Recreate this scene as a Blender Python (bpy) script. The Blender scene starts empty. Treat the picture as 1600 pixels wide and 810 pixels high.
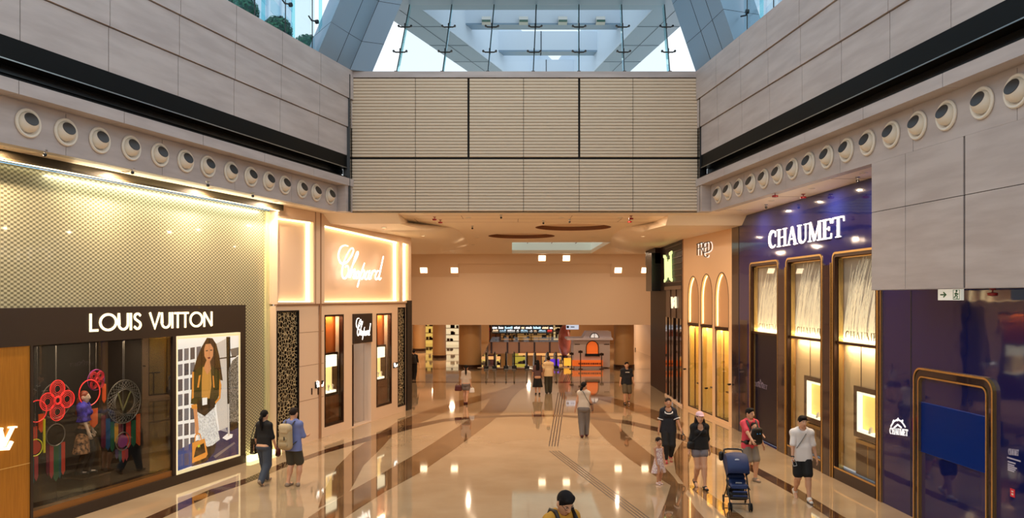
import bpy, math, random
import numpy as np
from mathutils import Vector, Matrix
from mathutils.geometry import tessellate_polygon
random.seed(7)
C = bpy.context.scene.collection
SC = bpy.context.scene
# ------------------------------------------------------------ camera, sky, exposure
H, FOC, CX, CY = 4.3, 1220.0, 800.0, 466.0      # eye height, focal length in px of the 1600 wide frame, horizon row
cam_d = bpy.data.cameras.new('camera'); cam = bpy.data.objects.new('camera', cam_d); C.objects.link(cam)
cam.location = (0, 0, H); cam.rotation_euler = (math.pi/2, 0, 0)
cam_d.sensor_width = 36; cam_d.lens = 36*FOC/1600; cam_d.shift_y = (CY-405)/1600; cam_d.clip_end = 2000
SC.camera = cam
SC.view_settings.view_transform = 'Standard'; SC.view_settings.look = 'None'
SC.view_settings.gamma = 1; SC.view_settings.use_curve_mapping = False
SC.view_settings.exposure = 0.0
W = bpy.data.worlds.new('world'); SC.world = W; W.use_nodes = True
bg = W.node_tree.nodes['Background']; bg.inputs[0].default_value = (0.88, 0.95, 1.0, 1); bg.inputs[1].default_value = 1.2
try:
    SC.cycles.max_bounces = 8; SC.cycles.diffuse_bounces = 4; SC.cycles.glossy_bounces = 4
    SC.cycles.transparent_max_bounces = 16; SC.cycles.sample_clamp_indirect = 4.0; SC.cycles.use_denoising = True
    SC.cycles.caustics_reflective = False; SC.cycles.caustics_refractive = False
except Exception: pass
WARM = (1.0, 0.73, 0.49)
P_HALL, P_SOFFIT, P_COVE, P_MESH = 125, 95, 1.0, .5

# ------------------------------------------------------------ helpers
def lin(r, g, b):
    return tuple(((c/255)/12.92 if c/255 <= .04045 else ((c/255+.055)/1.055)**2.4) for c in (r, g, b))
MATS = {}
def mat(name, col, rough=.5, metal=0, es=0, ecol=None, coat=0, noise=None, bump=None, spec=.5, stretch=(1,1,1), alpha=1):
    if name in MATS: return MATS[name]
    m = bpy.data.materials.new(name); m.use_nodes = True; nt = m.node_tree; b = nt.nodes['Principled BSDF']
    b.inputs['Base Color'].default_value = (*col, 1); b.inputs['Roughness'].default_value = rough
    b.inputs['Metallic'].default_value = metal; b.inputs['Specular IOR Level'].default_value = spec
    if coat: b.inputs['Coat Weight'].default_value = coat; b.inputs['Coat Roughness'].default_value = .03
    if es: b.inputs['Emission Color'].default_value = (*(ecol or col), 1); b.inputs['Emission Strength'].default_value = es
    if alpha < 1: b.inputs['Alpha'].default_value = alpha
    if noise or bump:
        tc = nt.nodes.new('ShaderNodeNewGeometry'); mp = nt.nodes.new('ShaderNodeMapping')
        mp.inputs['Scale'].default_value = stretch
        nt.links.new(tc.outputs['Position'], mp.inputs[0])
    if noise:                                   # (scale, second colour, detail)
        n = nt.nodes.new('ShaderNodeTexNoise'); n.inputs['Scale'].default_value = noise[0]
        n.inputs['Detail'].default_value = noise[2] if len(noise) > 2 else 4
        r = nt.nodes.new('ShaderNodeValToRGB'); r.color_ramp.elements[0].position = .35; r.color_ramp.elements[1].position = .65
        r.color_ramp.elements[0].color = (*col, 1); r.color_ramp.elements[1].color = (*noise[1], 1)
        nt.links.new(mp.outputs[0], n.inputs['Vector']); nt.links.new(n.outputs['Fac'], r.inputs[0]); nt.links.new(r.outputs[0], b.inputs['Base Color'])
        if es and not ecol: nt.links.new(r.outputs[0], b.inputs['Emission Color'])
    if bump:
        n = nt.nodes.new('ShaderNodeTexNoise'); n.inputs['Scale'].default_value = bump[0]
        bp = nt.nodes.new('ShaderNodeBump'); bp.inputs['Strength'].default_value = bump[1]; bp.inputs['Distance'].default_value = bump[2]
        nt.links.new(mp.outputs[0], n.inputs['Vector']); nt.links.new(n.outputs['Fac'], bp.inputs['Height']); nt.links.new(bp.outputs[0], b.inputs['Normal'])
        if coat: nt.links.new(bp.outputs[0], b.inputs['Coat Normal'])
    MATS[name] = m; return m
def glass(name, tint=(.9,.95,.95), refl=.12, rough=0.0):
    if name in MATS: return MATS[name]
    m = bpy.data.materials.new(name); m.use_nodes = True; nt = m.node_tree; nt.nodes.clear()
    o = nt.nodes.new('ShaderNodeOutputMaterial'); mx = nt.nodes.new('ShaderNodeMixShader')
    t = nt.nodes.new('ShaderNodeBsdfTransparent'); t.inputs[0].default_value = (*tint, 1)
    g = nt.nodes.new('ShaderNodeBsdfGlossy'); g.inputs['Roughness'].default_value = rough; g.inputs[0].default_value = (.95,.95,.95,1)
    fr = nt.nodes.new('ShaderNodeLayerWeight'); fr.inputs[0].default_value = .5
    pw = nt.nodes.new('ShaderNodeMath'); pw.operation = 'POWER'; pw.inputs[1].default_value = 4; nt.links.new(fr.outputs['Facing'], pw.inputs[0])
    ma = nt.nodes.new('ShaderNodeMath'); ma.operation = 'MULTIPLY_ADD'; ma.inputs[1].default_value = .75; ma.inputs[2].default_value = refl*.25; nt.links.new(pw.outputs[0], ma.inputs[0])
    nt.links.new(ma.outputs[0], mx.inputs[0]); nt.links.new(t.outputs[0], mx.inputs[1]); nt.links.new(g.outputs[0], mx.inputs[2])
    nt.links.new(mx.outputs[0], o.inputs[0]); MATS[name] = m; return m

class Frame:                                    # a vertical plane: u runs left to right in the photo, o comes out of it, z is height
    def __init__(s, o, ex, n, k=1.0):
        s.k = k; s.O = np.array((o[0], o[1], 0.0)); e = np.array((ex[0], ex[1], 0.0)); s.ex = e/np.linalg.norm(e)
        n = np.array((n[0], n[1], 0.0)); n -= s.ex*np.dot(n, s.ex); s.n = n/np.linalg.norm(n)
    def pt(s, u, o, z): return tuple(s.O + s.ex*u + s.n*(o*s.k) + np.array((0, 0, z)))
    def px(s, px, py, off=0.0):                 # where the photo's pixel meets the plane
        off = off*s.k; d = np.array(((px-CX)/FOC, 1.0, -(py-CY)/FOC)); c = np.array((0, 0, H))
        t = (off - np.dot(c-s.O, s.n))/np.dot(d, s.n); P = c + d*t
        return float(np.dot(P-s.O, s.ex)), float(P[2])
    def u(s, px, off=0.0): return s.px(px, CY, off)[0]
    def z(s, px, py, off=0.0): return s.px(px, py, off)[1]
WORLD = Frame((0, 0), (1, 0), (0, -1))          # u = x, o = -y
def fl(px, py, z=0.0):
    y = FOC*(H-z)/(py-CY); return ((px-CX)/FOC*y, y)
def at(px, py, y): return ((px-CX)/FOC*y, y, H-(py-CY)*y/FOC)

class MB:
    def __init__(s): s.v = []; s.f = []; s.m = []; s.mi = 0
    def add(s, vs, fs):
        b = len(s.v); s.v += [tuple(v) for v in vs]; s.f += [tuple(b+i for i in f) for f in fs]; s.m += [s.mi]*len(fs); return s
    def box(s, fr, u0, u1, o0, o1, z0, z1):
        p = [fr.pt(u, o, z) for z in (z0, z1) for u, o in ((u0,o0),(u1,o0),(u1,o1),(u0,o1))]
        return s.add(p, [(0,3,2,1),(4,5,6,7),(0,1,5,4),(1,2,6,5),(2,3,7,6),(3,0,4,7)])
    def wbox(s, x0, x1, y0, y1, z0, z1):
        p = [(x,y,z) for z in (z0,z1) for x,y in ((x0,y0),(x1,y0),(x1,y1),(x0,y1))]
        return s.add(p, [(0,3,2,1),(4,5,6,7),(0,1,5,4),(1,2,6,5),(2,3,7,6),(3,0,4,7)])
    def prism(s, fr, pts, o0, o1):
        n = len(pts); a = [fr.pt(u, o0, z) for u, z in pts] + [fr.pt(u, o1, z) for u, z in pts]
        tri = tessellate_polygon([[Vector((u, z, 0)) for u, z in pts]])
        fs = [tuple(t) for t in tri] + [tuple(n+i for i in t) for t in tri] + [(i,(i+1)%n,n+(i+1)%n,n+i) for i in range(n)]
        return s.add(a, fs)
    def trace(s, fr, pix, o0, o1, off=0.0):     # polygon read off the photo, set on the plane
        return s.prism(fr, [fr.px(x, y, off) for x, y in pix], o0, o1)
    def plate(s, fr, outer, holes, o0, o1, back=False):
        loops = [outer]+holes; tri = tessellate_polygon([[Vector((u, z, 0)) for u, z in l] for l in loops])
        flat = [p for l in loops for p in l]; n = len(flat)
        a = [fr.pt(u, o1, z) for u, z in flat] + [fr.pt(u, o0, z) for u, z in flat]
        fs = [tuple(t) for t in tri]; b = 0
        if back: fs += [tuple(n+i for i in t) for t in tri]
        for l in loops:
            k = len(l); fs += [(b+i, b+(i+1)%k, n+b+(i+1)%k, n+b+i) for i in range(k)]; b += k
        return s.add(a, fs)
    def stroke(s, fr, pts, w, o0, o1, closed=False):
        n = len(pts); P = [np.array(p, float) for p in pts]; ws = list(np.interp(np.linspace(0, 1, n), np.linspace(0, 1, len(w)), w)) if hasattr(w, '__len__') else [w]*n; L = []; R = []
        for i in range(n):
            a = P[i-1] if (i > 0 or closed) else None; b = P[(i+1) % n] if (i < n-1 or closed) else None
            d1 = P[i]-a if a is not None else None; d2 = b-P[i] if b is not None else None
            if d1 is None: d1 = d2
            if d2 is None: d2 = d1
            d1 = d1/(np.linalg.norm(d1)+1e-9); d2 = d2/(np.linalg.norm(d2)+1e-9)
            n1 = np.array((-d1[1], d1[0])); n2 = np.array((-d2[1], d2[0])); m = n1+n2; q = np.dot(m, m)
            m = n1 if q < .02 else m*min(2/q, 1.5/math.sqrt(q))
            L.append(P[i]+m*ws[i]/2); R.append(P[i]-m*ws[i]/2)
        v = []
        for i in range(n):
            v += [fr.pt(L[i][0], o1, L[i][1]), fr.pt(R[i][0], o1, R[i][1]), fr.pt(R[i][0], o0, R[i][1]), fr.pt(L[i][0], o0, L[i][1])]
        fs = []
        for i in range(n if closed else n-1):
            a = 4*i; b = 4*((i+1) % n)
            fs += [(a+k, a+(k+1)%4, b+(k+1)%4, b+k) for k in range(4)]
        if not closed: fs += [(0,1,2,3), (4*n-4, 4*n-1, 4*n-2, 4*n-3)]
        return s.add(v, fs)
    def tube(s, pts, r, n=8, closed=False, flat=1.0):
        P = [Vector(p) for p in pts]; k = len(P); rs = r if hasattr(r, '__len__') else [r]*k; v = []; up = None
        for i in range(k):
            t = (P[(i+1) % k]-P[i-1]) if (closed or 0 < i < k-1) else (P[1]-P[0] if i == 0 else P[-1]-P[-2])
            t.normalize()
            if up is None: up = Vector((0,0,1)) if abs(t.z) < .9 else Vector((1,0,0))
            x = t.cross(up).normalized(); up = x.cross(t).normalized()
            for j in range(n):
                a = 2*math.pi*j/n; v.append(P[i]+x*math.cos(a)*rs[i]+up*math.sin(a)*rs[i]*flat)
        fs = [(i*n+j, i*n+(j+1)%n, ((i+1)%k)*n+(j+1)%n, ((i+1)%k)*n+j) for i in range(k if closed else k-1) for j in range(n)]
        if not closed: fs += [tuple(range(n-1,-1,-1)), tuple((k-1)*n+j for j in range(n))]
        return s.add(v, fs)
    def lathe(s, c, prof, n=24, axis=(0,0,1)):
        z = Vector(axis).normalized(); x = z.orthogonal().normalized(); y = z.cross(x); c = Vector(c); v = []; k = len(prof)
        for r, h in prof:
            for j in range(n):
                a = 2*math.pi*j/n; v.append(c+z*h+x*math.cos(a)*r+y*math.sin(a)*r)
        fs = [(i*n+j, i*n+(j+1)%n, (i+1)*n+(j+1)%n, (i+1)*n+j) for i in range(k-1) for j in range(n)]
        fs += [tuple(range(n-1,-1,-1)), tuple((k-1)*n+j for j in range(n))]
        return s.add(v, fs)
    def ell(s, c, r, n=12, rot=None):
        c = Vector(c); v = []; m = n//2
        for i in range(1, m):
            th = math.pi*i/m
            for j in range(n):
                a = 2*math.pi*j/n; p = Vector((r[0]*math.sin(th)*math.cos(a), r[1]*math.sin(th)*math.sin(a), r[2]*math.cos(th)))
                if rot is not None: p = rot @ p
                v.append(c+p)
        t = Vector((0,0,r[2])); t = rot @ t if rot is not None else t
        v += [c+t, c-t]; k = (m-1)*n
        fs = [(i*n+j, i*n+(j+1)%n, (i+1)*n+(j+1)%n, (i+1)*n+j) for i in range(m-2) for j in range(n)]
        fs += [(k, (j+1)%n, j) for j in range(n)] + [(k+1, (m-2)*n+j, (m-2)*n+(j+1)%n) for j in range(n)]
        return s.add(v, fs)
    def build(s, name, mats, parent=None, smooth=None, bevel=0, local=False, modes=None):
        V = np.array(s.v, float); off = np.zeros(3)
        if not local:
            if parent is not None:
                p = parent
                while p is not None: off += np.array(p.location); p = p.parent
            else: off = np.array(((V[:,0].min()+V[:,0].max())/2, (V[:,1].min()+V[:,1].max())/2, V[:,2].min()))
        V = V-off; me = bpy.data.meshes.new(name); me.from_pydata(V.tolist(), [], s.f)
        if not isinstance(mats, (list, tuple)): mats = [mats]
        for m in mats: me.materials.append(m)
        if len(mats) > 1: me.polygons.foreach_set('material_index', s.m)
        me.update()
        import bmesh
        bm = bmesh.new(); bm.from_mesh(me); bmesh.ops.recalc_face_normals(bm, faces=bm.faces); bm.to_mesh(me); bm.free()
        if smooth:
            me.polygons.foreach_set('use_smooth', [True]*len(me.polygons)); me.set_sharp_from_angle(angle=math.radians(smooth))
        o = bpy.data.objects.new(name, me); C.objects.link(o)
        if parent is not None: o.parent = parent
        elif not local: o.location = off
        if bevel:
            b = o.modifiers.new('bevel', 'BEVEL'); b.width = bevel; b.segments = 2; b.limit_method = 'ANGLE'
        return o
def tag(o, label=None, cat=None, group=None, kind=None):
    if label: o['label'] = label
    if cat: o['category'] = cat
    if group: o['group'] = group
    if kind: o['kind'] = kind
    return o
def empty(name, loc, rz=0.0):
    o = bpy.data.objects.new(name, None); C.objects.link(o); o.location = loc; o.rotation_euler = (0, 0, rz); o.empty_display_size = .2; return o
def kids(o): return [c for c in KID if c.parent == o]
def copy_tree(o, children, loc, rot=None):
    c = o.copy(); C.objects.link(c); c.location = loc
    if rot is not None: c.rotation_euler = rot
    for ch, subs in children:
        k = ch.copy(); C.objects.link(k); k.parent = c
        for sb in subs:
            q = sb.copy(); C.objects.link(q); q.parent = k
    return c
def area(name, loc, target, sx, sy, power, col=WARM, parent=None, spread=math.pi, disk=False):
    l = bpy.data.lights.new(name, 'AREA'); l.shape = 'DISK' if disk else 'RECTANGLE'; l.size = sx
    if not disk: l.size_y = sy
    l.energy = power; l.color = col; l.spread = spread
    o = bpy.data.objects.new(name, l); C.objects.link(o)
    d = Vector(target)-Vector(loc); o.rotation_euler = d.to_track_quat('-Z', 'Y').to_euler(); o.location = loc
    return o
def strip_light(name, a, b, aim, width, power, col):        # a long lamp from a to b whose face looks along aim
    a = Vector(a); b = Vector(b); x = (b-a).normalized(); z = -Vector(aim).normalized(); z = (z-x*z.dot(x)).normalized(); y = z.cross(x)
    l = bpy.data.lights.new(name, 'AREA'); l.shape = 'RECTANGLE'; l.size = (b-a).length; l.size_y = width; l.energy = power; l.color = col
    o = bpy.data.objects.new(name, l); C.objects.link(o)
    M = Matrix((x, y, z)).transposed().to_4x4(); M.translation = (a+b)/2; o.matrix_world = M; return o
ORD = ['first','second','third','fourth','fifth','sixth','seventh','eighth','ninth','tenth','eleventh','twelfth','thirteenth','fourteenth','fifteenth','sixteenth','seventeenth','eighteenth']

# ------------------------------------------------------------ lettering
def arc(cx, cy, rx, ry, a0, a1, n=14):
    return [(cx+rx*math.cos(math.radians(a0+(a1-a0)*i/n)), cy+ry*math.sin(math.radians(a0+(a1-a0)*i/n))) for i in range(n+1)]
def spline(pts, n=5):                            # Catmull-Rom through the points
    P = [np.array(p, float) for p in pts]; P = [2*P[0]-P[1]]+P+[2*P[-1]-P[-2]]; out = []
    for i in range(1, len(P)-2):
        for k in range(n):
            t = k/n; a, b, c, d = P[i-1:i+3]
            out.append(tuple(.5*((2*b)+(c-a)*t+(2*a-5*b+4*c-d)*t*t+(3*b-3*c+d-a)*t**3)))
    return out+[tuple(P[-2])]
sw = .115
SANS = {'L': (.5, [([(.065,1),(.065,.065),(.46,.065)], sw)]), 'O': (1.02, [(arc(.5,.5,.43,.44,0,360,28)[:-1], sw, True)]),
 'U': (.68, [([(.065,1),(.065,.36)]+arc(.32,.36,.255,.3,180,360,12)+[(.575,1)], sw)]), 'I': (.2, [([(.065,1),(.065,0)], sw)]),
 'S': (.55, [(spline([(.44,.82),(.33,.93),(.2,.93),(.1,.82),(.12,.66),(.27,.53),(.4,.42),(.44,.25),(.34,.09),(.2,.07),(.07,.2)]), sw)]),
 'V': (.74, [([(.04,1),(.35,.06),(.66,1)], sw)]), 'T': (.52, [([(0,.935),(.46,.935)], sw), ([(.23,1),(.23,0)], sw)]),
 'N': (.76, [([(.065,0),(.065,.95)], sw), ([(.065,.95),(.62,.05)], sw), ([(.62,.05),(.62,1)], sw)]),
 'E': (.5, [([(.065,1),(.065,0)], sw), ([(0,.935),(.42,.935)], sw), ([(0,.5),(.36,.5)], sw), ([(0,.065),(.42,.065)], sw)]),
 'X': (.6, [([(.02,1),(.52,0)], sw), ([(.52,1),(.02,0)], sw)]), 'D': (.7, [([(.065,0),(.065,1)], sw), ([(.06,.935)]+arc(.2,.5,.38,.435,90,-90,14)+[(.06,.065)], sw)])}
tk, tn = .15, .05
def serif(x, y, w=.26): return ([(x-w/2, y), (x+w/2, y)], .045)
CW = [.05,.08,.11,.15,.17,.18,.18,.18,.17,.16,.13,.1,.08,.06,.05]
SERIF = {'C': (.84, [(arc(.44,.5,.36,.47,48,312,14), CW), ([(.7,.62),(.7,.95)], .05)]),
 'H': (.98, [([(.2,1),(.2,0)], tk), ([(.76,1),(.76,0)], tk), ([(.2,.52),(.76,.52)], tn), serif(.2,.98,.34), serif(.2,.02,.34), serif(.76,.98,.34), serif(.76,.02,.34)]),
 'A': (.92, [([(.12,.02),(.43,.98)], tn), ([(.43,.98),(.74,0)], tk), ([(.2,.32),(.62,.32)], .05), serif(.12,.02), serif(.76,.02,.32)]),
 'U': (.9, [([(.18,1),(.18,.3)]+arc(.44,.3,.26,.27,180,360,12)+[(.7,1)], [tk]*4+[.15,.13,.11,.1,.08]+[tn]*6), serif(.18,.98,.34), serif(.7,.98)]),
 'M': (1.1, [([(.14,0),(.16,1)], tn), ([(.16,1),(.52,.03)], tk), ([(.52,.03),(.88,1)], tn), ([(.88,1),(.9,0)], tk), serif(.14,.02), serif(.9,.02,.34), serif(.12,.98,.2), serif(.93,.98,.24)]),
 'E': (.76, [([(.18,1),(.18,0)], tk), ([(.02,.97),(.62,.97)], .06), ([(.18,.51),(.5,.51)], .05), ([(.02,.03),(.66,.03)], .06), ([(.62,1),(.64,.76)], .04), ([(.66,0),(.68,.26)], .04), ([(.5,.4),(.5,.62)], .04)]),
 'T': (.82, [([(.4,1),(.4,0)], tk), ([(.02,.97),(.78,.97)], .06), serif(.4,.02,.34), ([(.03,1),(.01,.74)], .04), ([(.77,1),(.79,.74)], .04)]),
 'F': (.7, [([(.14,1),(.14,0)], .1), ([(.02,.97),(.56,.97)], .06), ([(.14,.52),(.44,.52)], .05)])}
def word(text, font): 
    w = 0
    for ch in text: w += font[ch][0] if ch != ' ' else .42
    return w
def letters(text, font, fr, u0, u1, z0, z1, h0, h1, o0, o1, m, parent, each=True, lname='letter'):
    """text set between u0 and u1; baseline runs z0..z1 and cap height h0..h1 so that it lies true on the wall"""
    tot = word(text, font); x = 0.0; mb = MB()
    for ch in text:
        if ch == ' ': x += .42; continue
        adv, strokes = font[ch]
        if each: mb = MB()
        hh = h0
        for st in strokes:
            pts, w = st[0], st[1]; closed = len(st) > 2
            su = (u1-u0)/tot
            P = [(u0+(x+p[0])*su, z0+(z1-z0)*((x+p[0])/tot)+p[1]*(h0+(h1-h0)*(x/tot))) for p in pts]
            sc = (su+h0)/2
            mb.stroke(fr, P, [q*sc for q in w] if hasattr(w, '__len__') else w*sc, o0, o1, closed)
        x += adv
        if each: mb.build(lname, m, parent)
    if not each: return mb.build(lname, m, parent)
SCRIPT = [[(300,168),(268,160),(228,178),(204,232),(200,285),(216,335),(248,354),(292,332),(332,278),(356,222),(352,192),(334,192),(306,228),(274,292),(250,360),(238,425),(239,475),(254,506),(276,502),(298,468),(308,425),(302,388),(286,374),(272,392)],
 [(306,500),(340,392),(384,302),(406,246),(396,234),(372,292),(342,396),(322,496),(346,440),(370,414),(368,452),(356,496),(368,508),(384,486)],
 [(412,436),(396,440),(384,478),(388,508),(402,506),(414,470),(412,436),(424,450),(438,446)],
 [(474,346),(440,452),(418,530),(400,600)], [(436,462),(458,424),(472,434),(466,480),(448,512),(432,506)],
 [(522,438),(504,436),(484,478),(484,514),(500,514),(520,472),(528,432),(516,494),(528,516),(544,490)],
 [(558,428),(546,470),(538,514)], [(546,476),(566,432),(584,424),(588,442)],
 [(630,432),(610,432),(590,478),(590,516),(606,516),(632,466),(672,276)], [(672,276),(642,420),(626,500),(634,520),(650,504)]]
# ------------------------------------------------------------ materials
stone = mat('pale_stone', lin(198,189,187), .45, noise=(1.3, lin(182,172,170), 6), stretch=(.6,.6,4.0))
joint = mat('dark_joint', (.012,.010,.009), .8)
blackm = mat('black_metal', (.006,.006,.007), .25, spec=.5)
blackg = mat('black_gloss', (.004,.004,.004), .45, spec=.15)
steel = mat('steel', (.45,.45,.44), .3, 1)
whitep = mat('white_paint', lin(236,228,214), .4)
lens = mat('lamp_lens', (.035,.03,.026), .3)
fabric = mat('ribbed_panel', lin(224,206,182), .6)
tan = mat('tan_plaster', lin(238,212,184), .55)
ceil_m = mat('ceiling_paint', lin(250,234,212), .5)
cream = mat('cream_lacquer', lin(228,200,172), .35)
creamd = mat('cream_shadow_gap', lin(150,112,82), .5)
brown = mat('dark_brown_metal', lin(44,32,26), .35)
bluegrey = mat('blue_grey_cladding', lin(138,162,184), .4, .25)
paleblue = mat('pale_blue_cladding', lin(222,234,248), .45)
gold = mat('gold_metal', lin(222,186,120), .25, .9)
goldpanel = mat('gold_panel', lin(190,128,44), .38, .35, noise=(40, lin(176,116,38), 2), stretch=(1,1,.05))
navy = mat('blue_lacquer', (.006,.011,.095), .06, coat=.35, bump=(1.1, .10, .05))
navyd = mat('blue_ribbed_glass', (.006,.045,.30), .12, coat=.6)
plum = mat('plum_lacquer', lin(40,30,38), .1, coat=.6)
clear = glass('clear_glass', (.93,.96,.95), .16)
shopglass = glass('shop_glass', (.86,.88,.86), .2)
tealglass = glass('teal_glass', (.62,.9,.93), .1)
skyglass = glass('pale_blue_glass', (.86,.95,.97), .08)
white_on = mat('white_letter_light', (1,.97,.9), .4, es=2.2)
warm_on = mat('warm_letter_light', lin(255,236,190), .4, es=1.6)
led = mat('led_strip_light', lin(255,238,186), .4, es=4.2)
led_soft = mat('led_strip_soft', lin(255,226,160), .4, es=4)
lamp_on = mat('downlight_glow', lin(255,232,190), .4, es=4)
red_plastic = mat('red_plastic', lin(150,20,16), .35)
dark_int = mat('dark_interior', lin(42,34,28), .7)
green_letter = mat('green_letter_light', lin(210,226,150), .4, es=1.3)

def marble(name, c1, c2, sc, rough=.05):
    m = mat(name, c1, rough, coat=.5, noise=(sc, c2, 8), spec=.6); return m
m_cream = marble('cream_marble', lin(190,166,134), lin(178,152,120), .9)
m_tan = marble('brown_marble', lin(134,100,66), lin(108,78,50), 1.4)
m_dark = marble('emperador_marble', lin(92,60,40), lin(56,36,25), 3.5)
m_line = mat('tactile_groove', lin(70,48,34), .5)

# ------------------------------------------------------------ frames of the place
tL = .31
LF = Frame(fl(383.8, 723), (tL, 1), (1, -tL))               # left shop fronts
LW = Frame((-4.84, 23.6), (tL, 1), (1, -tL))                # left upper stone wall
RF = Frame(fl(1137, 665.4), (.053, -1), (-1, -.053))        # blue shop front
FF = Frame(fl(1137, 665.4), (.117, -1), (-1, -.117))        # cream arcade shop front
RW = Frame((5.61, 23.6), (.1165, -1), (-1, -.1165))         # right upper stone wall
BK = Frame((0, 23.6), (1, 0), (0, -1))                      # front of the bulkhead
ZS = 6.9                                                    # soffit height

# ------------------------------------------------------------ floor
mb = MB()
outer = [(-24,-9),(14,-9),(14,90),(5.6,90),(5.6,48.2),(-2.2,48.2),(-2.2,90),(-24,90)]
def flat(mb, pts, z0, z1, holes=()):
    loops = [pts]+list(holes); tri = tessellate_polygon([[Vector((x, y, 0)) for x, y in l] for l in loops]); q = [p for l in loops for p in l]; n = len(q)
    v = [(x, y, z1) for x, y in q]+[(x, y, z0) for x, y in q]; fs = [tuple(t) for t in tri]+[tuple(n+i for i in t) for t in tri]; b = 0
    for l in loops:
        k = len(l); fs += [(b+i, b+(i+1)%k, n+b+(i+1)%k, n+b+i) for i in range(k)]; b += k
    mb.add(v, fs)
flat(mb, outer, -.9, 0)
def inlay(top, bot, mi, z):
    mb.mi = mi; a = [fl(*p) for p in top]; b = [fl(*p) for p in bot]; n = len(a)
    v = [(x, y, z) for x, y in a]+[(x, y, z) for x, y in b]
    mb.add(v, [(i, i+1, n+i+1, n+i) for i in range(n-1)])
# broad tan bands (edge / edge)
inlay([(755,640),(727.6,659),(681,690),(643.7,713.4),(585,747),(549,767),(500,797),(478,812)], [(790.5,640),(765,662),(708,704),(660,737),(600,770),(560,796),(545,806),(536,812)], 1, .0015)
inlay([(804,600),(780,614),(766,623),(755,640)], [(832,600),(812,611),(800,623),(790.5,640)], 1, .0015)
inlay([(795,606),(716,627),(660,644),(620,660),(589,680),(551,705),(526,730),(505,770),(497,795)], [(800,612),(766,623),(708,639),(655,662),(614,680),(597.5,699),(568,728),(554,755),(545,770)], 1, .0012)
inlay([(923,661),(948,689),(983.4,718),(1020,742),(1048,759),(1040,785),(1028,812)], [(961,661),(983,683),(1027,718),(1052,745),(1077,780),(1086,794),(1102,812)], 1, .0015)
inlay([(888,600),(904,618),(921,649),(923,661)], [(912,604),(930,628),(950,648),(961,661)], 1, .0015)
inlay([(923,614),(981,628),(1031,644),(1070,662)], [(925,621),(968,635),(1028,658),(1062,674)], 1, .0012)
inlay([(1056,740),(1052,712),(1066,690)], [(1078,770),(1076,724),(1086,700)], 1, .0012)
inlay([(1060,756),(1095,762),(1150,800),(1166,812)], [(1068,775),(1077,762),(1120,796),(1138,812)], 1, .0014)
# dark thin arc and borders
inlay([(222,812),(327,766),(385,748),(440,724),(480,712.4),(507,703),(560,687),(610,672.5),(640,665),(692.5,655),(745,650.5),(808,648.4),(876,648.4),(929,652),(981,657.6),(1031,669),(1066,680),(1124,702),(1183,731),(1239,760),(1318,808),(1326,812)],
      [(250,812),(327,776),(385,756),(440,733),(480,718.7),(507,709),(560,694),(610,680),(640,671.5),(692.5,659.5),(745,654),(808,651.5),(876,651.5),(929,656),(981,663.6),(1031,676),(1066,689),(1124,713),(1183,742),(1239,773),(1290,806),(1299,812)], 2, .0022)
inlay([(560,596.2),(1034,597)], [(556,598.4),(1034,599.2)], 2, .002)
inlay([(640,576),(1034,576)], [(640,577.6),(1034,577.6)], 2, .002)
for i in range(4):                                          # guide lines set in the floor
    a = 857+i*4.5; b = 871.5+i*3.7; c = 857.6+i*4.6; d = 995+i*6.4
    inlay([(a,698),(b,614)], [(a+1.7,698),(b+1.2,614)], 3, .002)
    inlay([(c,705),(d,811)], [(c+1.7,705),(d+2.4,811)], 3, .002)
    inlay([(880+i*3,598),(886+i*2.6,584)], [(881+i*3,598),(887+i*2.6,584)], 3, .002)
fo = tag(mb.build('floor', [m_cream, m_tan, m_dark, m_line]), kind='structure')
tag(MB().wbox(-2.2, 5.6, 47.98, 48.2, .002, .03).build('trim_1', mat('pale_edge', lin(240,214,190), .3)), kind='structure')

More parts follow.
